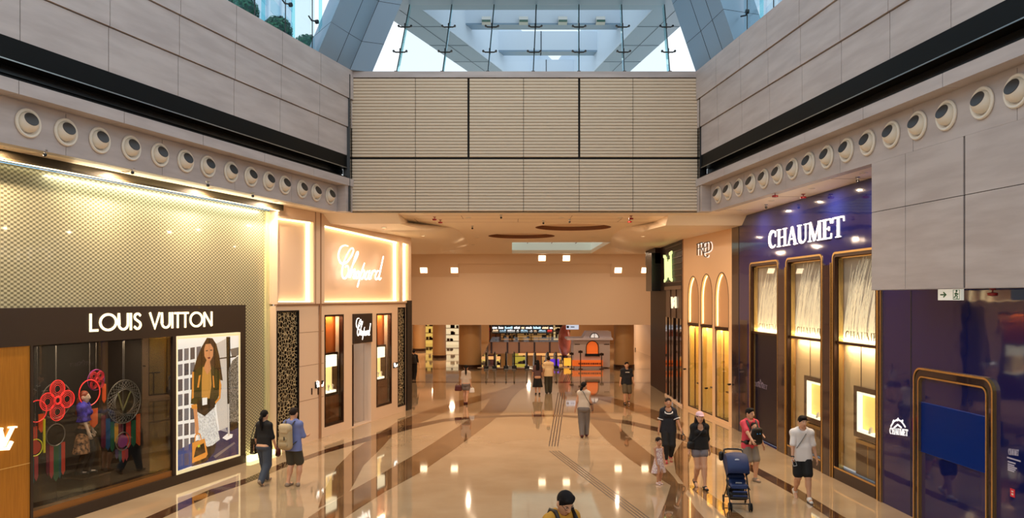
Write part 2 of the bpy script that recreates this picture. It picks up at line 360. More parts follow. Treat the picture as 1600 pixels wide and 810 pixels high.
# ------------------------------------------------------------ upper stone walls, band, ledge, spotlight panel
def upper_wall(fr, side, sgn):
    far = 0.0; near = -34 if sgn > 0 else 34               # u of the far corner and of the end behind the viewer
    lo, hi = min(far, near), max(far, near)
    mb = MB(); mb.box(fr, lo, hi, -.6, -.06, 8.575, 11.13)
    L = 1.86 if sgn > 0 else 1.62
    n = int(34/L)+1
    mb2 = MB(); rows = [(8.575,9.41),(9.43,10.27),(10.29,11.15)]
    for r, (z0, z1) in enumerate(rows):
        o = .035*r
        for i in range(n):
            a = i*L; b = a+L-.016
            if a > 33.5: continue
            mb2.box(fr, *( (-b, -a) if sgn > 0 else (a, b) ), -.06, -.02+o, z0, z1)
        w = mb.build('wall_'+side, joint); tag(w, kind='structure')
    p = mb2.build('stone_cladding', stone, w)
    # dark slot with rails
    mb = MB(); mb.box(fr, lo, hi, -1.5, -.35, 7.9, 8.575); mb.box(fr, lo, hi, -.36, .0, 7.86, 7.93)
    mb.box(fr, lo, hi, -.35, -.02, 8.2, 8.575)
    s = tag(mb.build('trim_2' if sgn > 0 else 'trim_3', blackg), kind='structure')
    MB().box(fr, lo, hi, -.02, .0, 8.185, 8.205).build('metal_rail', steel, s)
    MB().box(fr, lo, hi, -.34, -.3, 8.05, 8.19).build('black_rail', blackm, s)
    # ledge and spotlight panel
    mb = MB(); k = 0; a = 0.0
    while a < 33.5:
        b = a+(2.25)-.014
        mb.box(fr, *((-b,-a) if sgn > 0 else (a,b)), -.34, .06, 7.66, 7.88); a += 2.25
    mb.box(fr, *((-.42,-.0) if sgn > 0 else (0,.42)), -.34, .02, ZS-.02, 7.66)
    mb.box(fr, *((-33,-.42) if sgn > 0 else (.42,33)), -.5, -.27, ZS-.02, 7.66)
    a = .44
    while a < 32:
        b = a+2.4-.012
        mb.box(fr, *((-b,-a) if sgn > 0 else (a,b)), -.27, -.25, ZS-.03, 7.63); a += 2.4
    tag(mb.build('ledge_'+side, stone), kind='structure')
upper_wall(LW, 'left', 1); upper_wall(RW, 'right', -1)
MB_end = MB().wbox(-5.05, -4.845, 23.35, 23.75, ZS, 11.0).wbox(5.615, 5.83, 23.35, 23.75, ZS, 11.0)
tag(MB_end.build('trim_4', blackm), kind='structure')

# stone-clad box that hangs in front of the blue shop, right foreground
u0 = RW.u(1362, -.25); zsk = RW.z(1362, 453.9, -.25); uj = RW.u(1508, -.25)
mb = MB(); mb.box(RW, u0, 33, -.62, -.275, zsk+.012, ZS)
mb2 = MB()
zr = [zsk, RW.z(1362, 332, -.25), ZS-.02]
cuts = [u0, RW.u(1415,-.25), uj, uj+2.4, uj+4.8, uj+7.2, uj+12, uj+17]
for a, b in zip(cuts[:-1], cuts[1:]):
    for z0, z1 in zip(zr[:-1], zr[1:]):
        mb2.box(RW, a, b-(.045 if abs(b-uj) < .01 else .012), -.275, -.25, z0, z1-.012)
mb2.box(RW, u0, 33, -.62, -.25, zsk-.0, zsk+.01)
o = tag(mb.build('wall_right_skirt', joint), kind='structure'); mb2.build('stone_cladding', stone, o)

# ------------------------------------------------------------ round gimbal spotlights
def make_gimbal():
    r = empty('gimbal_spotlight', (0,0,0))                  # local: +y out of the wall
    mb = MB(); mb.lathe((0,0,0), [(.14,0),(.238,0),(.25,.012),(.25,.03),(.235,.045),(.205,.04),(.19,.015),(.15,-.03)], 32, (0,1,0))
    f = mb.build('flange', whitep, r, smooth=40, local=True)
    d = Vector((.10, .80, .34)).normalized()
    mb = MB(); mb.lathe((0,-.02,0), [(.02,-.1),(.15,-.06),(.178,.0),(.176,.05),(.155,.105),(.118,.145),(.108,.14),(.1,.09)], 32, d)
    e = mb.build('eyeball', whitep, r, smooth=50, local=True)
    mb = MB(); mb.lathe((0,-.02,0), [(.0,.128),(.122,.128),(.122,.150),(.0,.150)], 28, d)
    l = mb.build('lens', lens, e, local=True)
    return r, [(f,[]),(e,[l])]
gim, gch = make_gimbal(); first = True
for fr, side, xs, sgn in ((LW,'left',[43,102,155,204,249,289,324,360,391,419,444,471,493,515],1), (RW,'right',[1123,1139,1156,1175,1195,1216.5,1240,1265,1293.5,1324,1357,1394,1435,1480,1536,1590],-1)):
    us = [fr.u(x, -.25) for x in xs]
    # the row is evenly pitched: fit it
    k = np.arange(len(us)); A = np.polyfit(k, us, 1)
    for i, u in enumerate(us):
        p = fr.pt(u, -.251, 7.29); rz = math.atan2(fr.n[1], fr.n[0])-math.pi/2
        if first: o = gim; o.location = p; o.rotation_euler = (0,0,rz); first = False
        else: o = copy_tree(gim, gch, p, (0,0,rz))
        if side == 'right': o.scale = (-1, 1, 1)
        j = (len(us)-1-i) if side == 'left' else i
        tag(o, f'{ORD[j]} round white swivel spotlight from the ribbed bulkhead in the {side} stone ledge', 'spotlight', f'swivel spotlights in the {side} stone ledge')
for o in [gim]: pass

# ------------------------------------------------------------ ribbed bulkhead across the atrium
mb = MB(); mb.wbox(-4.86, 5.63, 23.66, 24.4, 6.93, 11.12)
bh = tag(mb.build('bulkhead', joint), kind='structure')
xs = [-4.84]+[BK.u(p) for p in (649,732,818,905,989)]+[5.61]; zj = BK.z(800, 247)
mb = MB(); pitch = .0935
for i in range(6):
    a, b = xs[i]+.008, xs[i+1]-.008
    for z0, z1 in ((6.93, zj-.03), (zj+.03, 10.95)):
        aa, bb = a, b
        if z0 > zj:
            if i in (1, 3): bb -= .025
            if i in (2, 4): aa += .025
            if i == 0: aa += .0
        n = int(round((z1-z0)/pitch)); p = (z1-z0)/n
        for k in range(n):
            z = z0+k*p
            v = [(aa,23.64,z),(bb,23.64,z),(bb,23.6,z+.012),(aa,23.6,z+.012),(aa,23.6,z+p-.012),(bb,23.6,z+p-.012),(bb,23.64,z+p-.004),(aa,23.64,z+p-.004)]
            mb.add(v, [(0,1,2,3),(3,2,5,4),(4,5,6,7),(0,3,4,7),(1,6,5,2)])
mb.build('ribbed_panels', fabric, bh)
MB().wbox(-4.84, 5.61, 23.58, 24.4, 10.97, 11.15).build('coping', stone, bh)
# ------------------------------------------------------------ ceiling of the passage and the side soffits
def online(fr, y, off):                                     # point of the plane (moved out by off) at depth y
    t = (y-(fr.O[1]+fr.n[1]*off))/fr.ex[1]; return (fr.O[0]+fr.n[0]*off+fr.ex[0]*t, y)
def circ(x, y, r, n=40, ry=None): return [(x+r*math.cos(2*math.pi*i/n), y+(ry or r)*math.sin(2*math.pi*i/n)) for i in range(n)]
outer = [online(LF,-8,-.6), online(LF,31,-.6), (-9,31.2), (-9,46.3), (10.2,46.3), (10.2,36), online(RF,30,-1.2), online(RF,-8,-.8), online(RW,-8,-.4), online(RW,23.9,-.4), online(LW,23.9,-.4), online(LW,-8,-.4)]
h1 = circ(2.25, 28.75, 1.4); h2 = circ(.4, 32.75, 1.4); sk = [(.0,36.4),(4.6,36.4),(4.6,45.6),(.0,45.6)]
mb = MB(); flat(mb, outer, ZS, 7.1, [h1, h2, sk])
ce = tag(mb.build('ceiling', ceil_m), kind='structure')
mb = MB()
for x, y in ((2.25,28.75),(.4,32.75)):
    mb.lathe((x,y,ZS), [(1.41,.15),(1.41,.17),(0,.17)], 40)
mb.build('round_coffer', tan, ce)
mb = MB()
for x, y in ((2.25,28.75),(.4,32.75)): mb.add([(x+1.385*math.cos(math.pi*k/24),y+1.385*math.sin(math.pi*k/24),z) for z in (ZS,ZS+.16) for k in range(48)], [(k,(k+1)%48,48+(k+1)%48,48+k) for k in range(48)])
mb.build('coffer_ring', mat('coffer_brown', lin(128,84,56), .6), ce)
paleg = mat('skylight_panel', lin(190,196,180), .4, es=.3, ecol=lin(226,236,224))
mb = MB(); mb.wbox(-.1,4.7,36.3,45.7,7.5,7.56); mb.wbox(-.12,0,36.3,45.7,7.1,7.5); mb.wbox(4.6,4.72,36.3,45.7,7.1,7.5); mb.wbox(-.1,4.7,45.6,45.7,7.1,7.5)
mb.build('light_panel', paleg, ce)
mb = MB()
for x in (.9,2.3,3.7): mb.wbox(x-.015,x+.015,36.4,45.6,7.47,7.5)
mb.build('panel_joint', creamd, ce)
# joints between ceiling boards
mb = MB()
for y in (24.6,25.6,26.7):
    mb.wbox(-6,6.6,y-.008,y+.008,ZS-.003,ZS+.01)
for i, x in enumerate((-3.2,-1.6,.2,1.9,3.6)): mb.wbox(x-.008,x+.008,24.6 if i%2 else 25.6,25.6 if i%2 else 26.7,ZS-.003,ZS+.01)
for y in range(-4,24,3):
    for fr, f2 in ((LW,LF),(RW,RF)):
        a = online(fr, y, -.42); b = online(f2, y, -.2); mb.wbox(min(a[0],b[0]),max(a[0],b[0]),y-.006,y+.006,ZS-.003,ZS+.01)
mb.build('board_joint', creamd, ce)
# drooping curved side pieces of the ceiling
def droop(name, lower, upper, xin):
    zl = 6.62
    n = 24
    lo = spline(lower, 5); up = spline(upper, 5); k = min(len(lo), len(up)); lo = lo[:k]; up = up[:k]
    a = [(p[0], p[1], zl) for p in lo]; b = [(p[0], p[1], ZS+.01) for p in up]; c = [(xin, p[1], zl) for p in lo]
    mb = MB(); mb.add(a+b+c, [(i,i+1,k+i+1,k+i) for i in range(k-1)]+[(i,i+1,2*k+i+1,2*k+i) for i in range(k-1)])
    y0 = a[0][1]-.45; mb.add([a[0], c[0], (c[0][0], y0, ZS+.01), (a[0][0], y0, ZS+.01), b[0]], [(0,1,2,3),(0,3,4)])
    mb.add([a[-1], c[-1], (c[-1][0], a[-1][1]+1, ZS+.01), (a[-1][0], a[-1][1]+1, ZS+.01), b[-1]], [(0,1,2,3),(0,3,4)])
    tag(mb.build(name, ceil_m, smooth=50), kind='structure')
def on(pix, z): return [((px-CX)/FOC*((z-H)*FOC/(CY-py)), (z-H)*FOC/(CY-py)) for px, py in pix]
droop('trim_5', on([(625,350),(667,361),(697,371),(703,380),(700,388),(684,397)], 6.62), on([(640,348),(705,356),(724,366),(731,376),(729,386),(690,396)], ZS), -9)
droop('trim_6', on([(1040,352.5),(1008,361),(984,371),(981,380),(984,388),(1000,397)], 6.62), on([(1020,348),(975,357),(958,367),(954,376),(957,386),(985,396)], ZS), 10.2)

# sloped soffit and the fascia over the far opening
def sl(x, t, d=0): return (x, 46.25+1.0*t+d*.8, 6.9-1.32*t+d*.6)
xa, xb = (716-CX)/FOC*46.8, (955-CX)/FOC*46.8
mb = MB()
def slab(x0, x1, t0, t1, d=0): 
    mb.add([sl(x0,t0,d),sl(x1,t0,d),sl(x1,t1,d),sl(x0,t1,d),sl(x0,t0,.3),sl(x1,t0,.3),sl(x1,t1,.3),sl(x0,t1,.3)], [(0,1,2,3),(4,5,6,7),(0,1,5,4),(1,2,6,5),(2,3,7,6),(3,0,4,7)])
slab(-9,xa,0,1); slab(xb,10.2,0,1); slab(xa,xb,0,.42); slab(xa,xb,.42,1,.14)
mb.wbox(-9,10.2,47.25,47.75,2.67,5.6); mb.wbox(-9,10.2,47.26,47.75,5.6,6.95)
mb.wbox(-9,10.2,47.75,62,2.95,3.1)
tag(mb.build('wall_back', tan), kind='structure')
def warmlamp(loc, p, sz=.3, name='downlight_lamp'): return area(name, loc, (loc[0],loc[1],0), sz, sz, p, WARM, disk=True)
for i, (px, py) in enumerate([(662,426),(710,426),(847,404),(885,404),(966,425),(1008,425)]):
    Y = 46.9 if py > 410 else 46.4; t = .70 if py > 410 else .17; x = (px-CX)/FOC*Y
    r = empty('square_downlight', sl(x, t))
    m = MB(); m.add([sl(x-.2,t-.11,-.02),sl(x+.2,t-.11,-.02),sl(x+.2,t+.11,-.02),sl(x-.2,t+.11,-.02),sl(x-.2,t-.11,.01),sl(x+.2,t-.11,.01),sl(x+.2,t+.11,.01),sl(x-.2,t+.11,.01)], [(0,1,2,3),(4,5,6,7),(0,1,5,4),(1,2,6,5),(2,3,7,6),(3,0,4,7)])
    m.build('diffuser', lamp_on, r)
    m = MB(); a = [sl(x-.23,t-.13,-.025),sl(x+.23,t-.13,-.025),sl(x+.23,t+.13,-.025),sl(x-.23,t+.13,-.025)]; m.tube(a, .018, 6, closed=True); m.build('frame', tan, r)
    tag(r, ['square downlight at far left of the sloped soffit','square downlight second from left on the sloped soffit','left square downlight of the middle pair above the fascia','right square downlight of the middle pair above the fascia','square downlight second from right on the sloped soffit','square downlight at far right of the sloped soffit'][i], 'downlight', 'square downlights over the far opening')

# round downlights with their lamps, sprinklers and detectors
def downlight(x, y, z, r, lab, grp, power):
    e = empty('round_downlight', (x, y, z))
    MB().lathe((x,y,z), [(r*.75,.02),(r,.0),(r,-.012),(r*.78,-.014),(r*.74,.02)], 20).build('ring', whitep, e, smooth=40)
    MB().lathe((x,y,z), [(0,.012),(r*.75,.012),(r*.75,.004),(0,.004)], 20).build('glow_disc', lamp_on, e)
    tag(e, lab, 'downlight', grp)
    if power: warmlamp((x, y, z-.03), power, r*1.1)
k = 0
for y in (7.5,11,13.5,16,18.5,21):
    a = online(LW, y, -.3); b = online(LF, y, 0); 
    downlight((a[0]+b[0])/2, y, ZS, .085, f'{ORD[k]} round downlight from the viewer in the soffit over the left shops', 'downlights in the left soffit', P_SOFFIT); k += 1
k = 0
for y in (16.2,18.5,20.8,23):
    a = online(RW, y, -.3); b = online(RF, y, 0)
    downlight((a[0]+b[0])/2, y, ZS, .085, f'{ORD[k]} round downlight from the viewer in the soffit over the blue shop', 'downlights in the right soffit', P_SOFFIT); k += 1
pos = [(-4.2,25.6,6.615),(-1.4,25.2,ZS),(1.6,25.2,ZS),(3.5,25.2,ZS),(-3.3,29,6.615),(4.9,29.2,6.615),(-1.5,33.5,ZS),(3.4,33,ZS),(-1.9,38,ZS),(-2.4,43,ZS),(5.7,38.5,ZS),(5.8,43,ZS)]
for k, (x, y, zz) in enumerate(pos):
    downlight(x, y, zz, .09, f'{ORD[k]} round downlight in the passage ceiling behind the bulkhead, counted front to back', 'downlights in the passage ceiling', P_HALL if zz == ZS else 22)
def sprinkler(x, y, z, lab, red):
    e = empty('sprinkler' if not red else 'heat_detector', (x, y, z))
    MB().lathe((x,y,z), [(.05,0),(.045,-.015),(.012,-.02),(.012,-.06)], 12).build('base', red_plastic if red else steel, e, smooth=40)
    MB().lathe((x,y,z-.06), [(.03,0),(.075 if red else .035,-.01),(.07 if red else .03,-.05),(.01,-.06)], 12).build('head', red_plastic if red else blackm, e, smooth=40)
    tag(e, lab, 'detector' if red else 'sprinkler', 'red detectors under the soffits' if red else 'sprinkler heads')
for i, (px, py, zz) in enumerate([(679,343.5,ZS),(688,348,ZS),(986,342,ZS),(984,347,ZS),(1211,307,ZS),(1255,309,ZS)]):
    Y = (zz-.09-H)*FOC/(CY-py); sprinkler((px-CX)/FOC*Y, Y, zz, ['red detector under the ceiling left of the round coffers, nearer one','red detector under the ceiling left of the round coffers, farther one','red detector at the right end of the ceiling edge, nearer one','red detector at the right end of the ceiling edge, farther one','red detector in the soffit over the blue shop sign, farther one','red detector in the soffit over the blue shop sign, nearer one'][i], True)
for i, (px, py) in enumerate([(783,339),(890,346),(738,356),(849,348),(1197,323),(1340,281),(70,240),(207,268),(325,288),(395,305)]):
    Y = (ZS-.06-H)*FOC/(CY-py); sprinkler((px-CX)/FOC*Y, Y, ZS, f'{ORD[i]} small dark sprinkler head under the soffits, counted from the middle of the ceiling outward', False)

# ------------------------------------------------------------ skylight over the bulkhead
fb = [619,691,762,833,904.5,975.5,1046.6]; ft = [640,706,772,838,904.5,971,1038]
yb, yt, zb, zt = 23.95, 25.5, 11.16, 13.88
X0 = [(p-CX)/FOC*yb for p in fb]; X1 = [(p-CX)/FOC*yt for p in ft]
for i in range(7):
    e = empty('glass_fin', (X0[i], yb, zb)); w = .011
    v = [(X0[i]-w,yb,zb),(X0[i]+w,yb,zb),(X1[i]+w,yt,zt),(X1[i]-w,yt,zt),(X0[i]-w,yb+.32,zb),(X0[i]+w,yb+.32,zb),(X1[i]+w,yt+.3,zt),(X1[i]-w,yt+.3,zt)]
    MB().add(v, [(0,1,2,3),(4,5,6,7),(0,1,5,4),(1,2,6,5),(2,3,7,6),(3,0,4,7)]).build('fin_blade', tealglass, e)
    MB().tube([(X0[i],yb-.02,zb),(X1[i],yt-.02,zt)], .018, 6).build('edge_rod', mat('dark_teal_rod',(.01,.03,.035),.3), e)
    for t in (.30, .66):
        x = X0[i]+(X1[i]-X0[i])*t; y = yb+(yt-yb)*t-.05; z = zb+(zt-zb)*t
        m = MB(); m.tube([(x-.2,y,z+.03),(x-.14,y,z),(x+.14,y,z),(x+.2,y,z+.03)], .022, 6); m.tube([(x,y,z-.05),(x,y,z+.12)], .025, 6)
        m.lathe((x-.2,y-.02,z+.03), [(0,-.02),(.035,-.02),(.035,.04),(0,.04)], 10, (0,1,0)); m.lathe((x+.2,y-.02,z+.03), [(0,-.02),(.035,-.02),(.035,.04),(0,.04)], 10, (0,1,0))
        m.build('spider_fitting', blackm, e)
    MB().wbox(X0[i]-.05,X0[i]+.05,yb-.06,yb+.2,zb,zb+.1).build('foot_clamp', blackm, e)
    tag(e, f'{ORD[i]} upright glass fin from the left in the skylight glazing above the bulkhead', 'glass fin', 'glass fins of the skylight')
g = MB(); g.add([(X0[0],yb+.02,zb+.03),(X0[6],yb+.02,zb+.03),(X1[6],yt+.02,zt),(X1[0],yt+.02,zt)], [(0,1,2,3)])
w1 = tag(g.build('window_1', skyglass), kind='structure')
MB().wbox(X0[0]-.05,X0[6]+.05,yb-.05,yb+.3,zb-.0,zb+.07).build('bottom_rail', mat('slate_metal', lin(58,70,84), .4), w1)
tag(MB().wbox(-4.3,5.3,23.7,26.0,13.9,15.6).build('beam_1', bluegrey), kind='structure')
def column(name, base, lean, zb, zt, seams):
    n = len(base); v = [(x,y,zb) for x,y in base]+[(x+lean*(zt-zb),y,zt) for x,y in base]
    m = MB(); m.add(v, [tuple(range(n)), tuple(range(2*n-1,n-1,-1))]+[(i,(i+1)%n,n+(i+1)%n,n+i) for i in range(n)])
    o = tag(m.build(name, bluegrey), kind='structure')
    m = MB()
    for i in seams: m.tube([v[i], v[n+i]], .008, 5)
    for zz in (12.0,13.2): m.tube([(x+lean*(zz-zb),y,zz) for x,y in base], .006, 5, closed=True)
    m.build('panel_joint', joint, o)
column('column_1', [(-5.40,21.75),(-5.10,22.7),(-4.86,23.4),(-4.24,23.68),(-4.9,24.8),(-6.2,23.0)], .42, 11.152, 17, (1,2))
column('column_2', [(5.56,23.62),(5.73,22.5),(5.83,21.6),(5.92,20.8),(7.0,21.2),(6.5,23.8)], -.34, 11.152, 17, (1,2))
def lbeam(name, pin, pout, dirx, y1):                        # receding roof beam: pale inner face, darker soffit
    (xi, yi), (xo, yo) = pin, pout; L = y1
    a = (xi+dirx*(25.6-yi), 25.6); b = (xi+dirx*(L-yi), L); c = (xo+dirx*(25.6-yo), 25.6); d = (xo+dirx*(L-yo), L)
    q = [a, b, d, c]; m = MB(); m.add([(x,y,13.92) for x,y in q]+[(x,y,15.3) for x,y in q], [(0,1,2,3),(4,5,6,7),(0,1,5,4),(1,2,6,5),(2,3,7,6),(3,0,4,7)])
    o = tag(m.build(name, bluegrey), kind='structure')
    s = .03 if xi < xo else -.03
    m = MB(); m.add([(a[0]-s,a[1],13.93),(b[0]-s,b[1],13.93),(b[0]-s,b[1],16.4),(a[0]-s,a[1],16.4),(a[0],a[1],13.93),(b[0],b[1],13.93),(b[0],b[1],16.4),(a[0],a[1],16.4)], [(0,1,2,3),(4,5,6,7),(0,1,5,4),(1,2,6,5),(2,3,7,6),(3,0,4,7)])
    m.build('inner_face', paleblue, o)
    m = MB(); mid = ((a[0]+c[0])/2,(b[0]+d[0])/2)
    m.tube([(mid[0],a[1],13.915),(mid[1],b[1],13.915)], .009, 4)
    for k in range(1,7):
        t = k/7; m.tube([(a[0]+(b[0]-a[0])*t,a[1]+(b[1]-a[1])*t,13.915),(c[0]+(d[0]-c[0])*t,c[1]+(d[1]-c[1])*t,13.915)], .007, 4)
    m.build('panel_joint', mat('slate_line', lin(60,76,90), .5), o)
lbeam('beam_2', (-3.0,26.1), (-4.14,27.0), .37, 40); lbeam('beam_3', (4.72,26.0), (5.95,27.65), -.172, 40)
for j, (y, nm) in enumerate(((29.4,'beam_4'),(32.6,'beam_5'),(36.5,'beam_6'))):
    x0 = -3.0+.37*(y-26.1); x1 = 4.72-.172*(y-26)
    o = tag(MB().wbox(x0,x1,y,y+.55,14.6,14.66).build(nm, bluegrey), kind='structure')
    MB().wbox(x0,x1,y,y+.55,14.661,15.45).build('beam_face', paleblue, o)
    MB().wbox((x0+x1)/2-.3,(x0+x1)/2-.26,y-.01,y+.56,14.6,15.45).build('panel_joint', mat('slate_line', lin(60,76,90), .5), o)
for i, px in enumerate((760,818,879,938)):
    x = (px-CX)/FOC*29.3; z = H+(CY-38)*29.3/FOC
    e = empty('uplight_fitting', (x,29.3,z))
    MB().add([(x-.17,29.38,z),(x+.17,29.38,z),(x+.17,29.12,z+.02),(x-.17,29.12,z+.02),(x-.17,29.38,z+.26),(x+.17,29.38,z+.26),(x+.17,29.2,z+.26),(x-.17,29.2,z+.26)], [(0,1,2,3),(4,5,6,7),(0,1,5,4),(1,2,6,5),(2,3,7,6),(3,0,4,7)]).build('housing', steel, e)
    MB().wbox(x-.16,x+.16,29.08,29.12,z+.02,z+.1).build('lens_strip', mat('green_tinted_glass', lin(70,110,96), .1), e)
    tag(e, f'{ORD[i]} boxy uplight from the left on the cross beam behind the skylight glass', 'uplight', 'uplights on the skylight cross beam')

# glazing on top of the side walls, with clipped bushes and towers outside
def side_glass(fr, nm, pf, pr, spid, u0, u1):
    w = tag(MB().box(fr, u0, u1, -.32, -.30, 11.16, 16).build(nm, skyglass), kind='structure')
    for px in pf: 
        u = fr.u(px, -.3); MB().box(fr, u-.012, u+.012, -.42, -.32, 11.16, 16).build('glass_fin', tealglass, w)
    for px in pr:
        u = fr.u(px, -.3); MB().tube([fr.pt(u,-.28,11.15),fr.pt(u,-.28,16)], .014, 6).build('tension_rod', blackm, w)
    for px, py in spid:
        u, z = fr.px(px, py, -.2); m = MB()
        m.tube([fr.pt(u-.22,-.2,z+.05),fr.pt(u,-.24,z),fr.pt(u+.22,-.2,z+.05)], .022, 6); m.lathe(fr.pt(u+.2,-.2,z+.03), [(0,-.03),(.06,-.03),(.06,.04),(0,.04)], 10, fr.n)
        m.build('spider_fitting', blackm, w)
side_glass(LW, 'window_2', [372,415,461.5,504], [350,397,445,487], [(447,5),(489,32)], -16, -1.6)
side_glass(RW, 'window_3', [1150,1186,1226], [1168.6,1210], [(1163,24)], 2.7, 16)
leafm = mat('bush_leaf', lin(44,130,84), .6, noise=(9, lin(16,78,66), 3))
for i, (px, py, rpx) in enumerate([(378,18,24),(434,48,21),(480,77,21)]):
    u, z = LW.px(px, py, -1.6); c = Vector(LW.pt(u, -1.6, z)); r = rpx*c.y/FOC
    e = empty('clipped_bush', (c.x, c.y, 11.0))
    m = MB(); rng = random.Random(i)
    for k in range(900):
        d = Vector((rng.gauss(0,1),rng.gauss(0,1),rng.gauss(0,1))).normalized(); p = c+d*r*(.86+.16*rng.random()); s = .05+.03*rng.random()
        t = d.orthogonal().normalized(); b = d.cross(t); a = rng.random()*6.3; t, b = t*math.cos(a)+b*math.sin(a), b*math.cos(a)-t*math.sin(a)
        m.add([p-t*s, p+b*s*.5+d*.02, p+t*s+d*.05, p-b*s*.5+d*.02], [(0,1,2,3)])
    m.ell(c, (r*.9,r*.9,r*.9), 16)
    m.build('foliage', leafm, e); MB().tube([(c.x,c.y,10.9),(c.x,c.y,c.z)], .07, 8).build('trunk', mat('bark', lin(70,56,42), .8), e)
    MB().lathe((c.x,c.y,10.6), [(.3,0),(.36,.42),(.33,.45),(.3,.4)], 16).build('planter', mat('planter_grey', lin(150,150,150), .6), e)
    tag(e, ['clipped round bush behind the left glazing, nearest the viewer','clipped round bush behind the left glazing, middle of three','clipped round bush behind the left glazing, nearest the slanted column'][i], 'bush', 'clipped bushes on the left terrace')
def tower(name, x0, x1, y0, y1, z1, lab, c1, c2):
    e = empty(name, ((x0+x1)/2, (y0+y1)/2, 0))
    MB().wbox(x0,x1,y0,y1,-5,z1).build('wall', mat('tower_wall_'+name, lin(*c1), .6), e)
    m = MB(); z = 14.0
    while z < z1-3:
        m.wbox(x0-.05,x1+.05,y0-.05,y1+.05,z,z+1.9); z += 3.4
    m.build('window_band', mat('tower_glass_'+name, lin(*c2), .3), e)
    m = MB(); x = x0
    while x <= x1: m.wbox(x-.35,x+.35,y0-.3,y0,-5,z1); x += (x1-x0)/9
    y = y0
    while y <= y1: m.wbox(x0-.3,x0,y-.35,y+.35,-5,z1); m.wbox(x1,x1+.3,y-.35,y+.35,-5,z1); y += (y1-y0)/9
    m.build('pier', mat('tower_wall_'+name, lin(*c1), .6), e)
    tag(e, lab, 'building')
tower('office_tower', -74, -31, 60, 110, 130, 'pale blue tower outside the left glazing', (214,226,240), (166,204,224))
tower('apartment_tower', 34, 74, 62, 110, 130, 'white tower with narrow bays outside the right glazing', (238,240,248), (206,222,240))
# ------------------------------------------------------------ left: mesh-clad boutique
meshm = bpy.data.materials.new('woven_mesh'); meshm.use_nodes = True; nt = meshm.node_tree; B = nt.nodes['Principled BSDF']
ge = nt.nodes.new('ShaderNodeNewGeometry'); sp = nt.nodes.new('ShaderNodeSeparateXYZ'); nt.links.new(ge.outputs['Position'], sp.inputs[0])
def mth(op, a, b=None):
    n = nt.nodes.new('ShaderNodeMath'); n.operation = op
    for i, q in enumerate((a, b)):
        if q is None: continue
        if isinstance(q, (int, float)): n.inputs[i].default_value = q
        else: nt.links.new(q, n.inputs[i])
    return n.outputs[0]
al = mth('MULTIPLY', sp.outputs[1], math.sqrt(1+tL*tL))
kk = 2*math.pi/.105
s1 = mth('SINE', mth('MULTIPLY', al, kk*.8)); s2 = mth('SINE', mth('MULTIPLY', sp.outputs[2], kk*1.25))
pr = mth('MULTIPLY', s1, s2); rp = nt.nodes.new('ShaderNodeValToRGB'); nt.links.new(mth('ADD', mth('MULTIPLY', pr, .5), .5), rp.inputs[0])
rp.color_ramp.elements[0].color = (*lin(112,110,88), 1); rp.color_ramp.elements[1].color = (*lin(200,197,164), 1); rp.color_ramp.elements[0].position = .3; rp.color_ramp.elements[1].position = .7
nt.links.new(rp.outputs[0], B.inputs['Base Color']); B.inputs['Roughness'].default_value = .32; B.inputs['Metallic'].default_value = .25
B.inputs['Coat Weight'].default_value = .6; B.inputs['Coat Roughness'].default_value = .03
uR = LF.u(383.8); uL = LF.u(-1100); uM = LF.u(431, -.1); zT = LF.z(383.8, 476.8); zB = LF.z(383.8, 518.5)
mf = empty('mesh_facade', LF.pt((uL+uM)/2, -.3, 0))
MB().box(LF, uL, uM, -.5, -.25, zT-.1, 6.74).build('upper_mesh_panel', meshm, mf)
MB().box(LF, uR-.3, uM, -.5, -.25, 0.02, zT-.1).build('side_mesh_panel', meshm, mf)
m = MB(); uf = LF.u(413, -.25)
for k in range(4): m.box(LF, uf+k*(uM-uf)/4, uf+(k+.8)*(uM-uf)/4, -.25, -.19, .1, 6.7)
m.build('edge_slat', mat('pale_mesh_edge', lin(222,214,160), .35), mf)
fc = tag(MB().box(LF, uL, uM, -.25, .15, 6.76, 6.9).box(LF, uL, uM, .11, .15, 6.74, 6.9).build('cornice', mat('bronze_fascia', lin(62,54,38), .5)), kind='structure')
MB().box(LF, uL, uM-.1, .155, .21, 6.72, 6.745).build('added_fill_channel', mat('bronze_fascia', lin(62,54,38), .5), mf)  # added channel that carries the soffit fill
strip_light('soffit_fill_light', LF.pt(LF.u(-260)+4, .18, 6.75), LF.pt(uM-.2, .18, 6.75), Vector((0,0,1))+Vector((*LF.n[:2],0))*.5, .04, 26, (1,.85,.55))  # added fill that brightens the soffit from below
MB().box(LF, uL, uM-.1, .05, .09, 6.72, 6.755).build('led_strip', led, mf)
MB().box(LF, uR+.05, uM-.02, -.24, .1, 0, .09).build('plinth_glow', mat('plinth_light', lin(255,240,170), .4, es=2), mf)
tag(mf, 'tall woven yellow green mesh front over the dark boutique box, lit from the top', 'shop front')
strip_light('mesh_wash_lamp', LF.pt(LF.u(-260)+4, .07, 6.70), LF.pt(uM-.15, .07, 6.70), Vector((0,0,-1))-Vector((*LF.n[:2],0))*.28, .06, 130*P_MESH, (1,.93,.68))

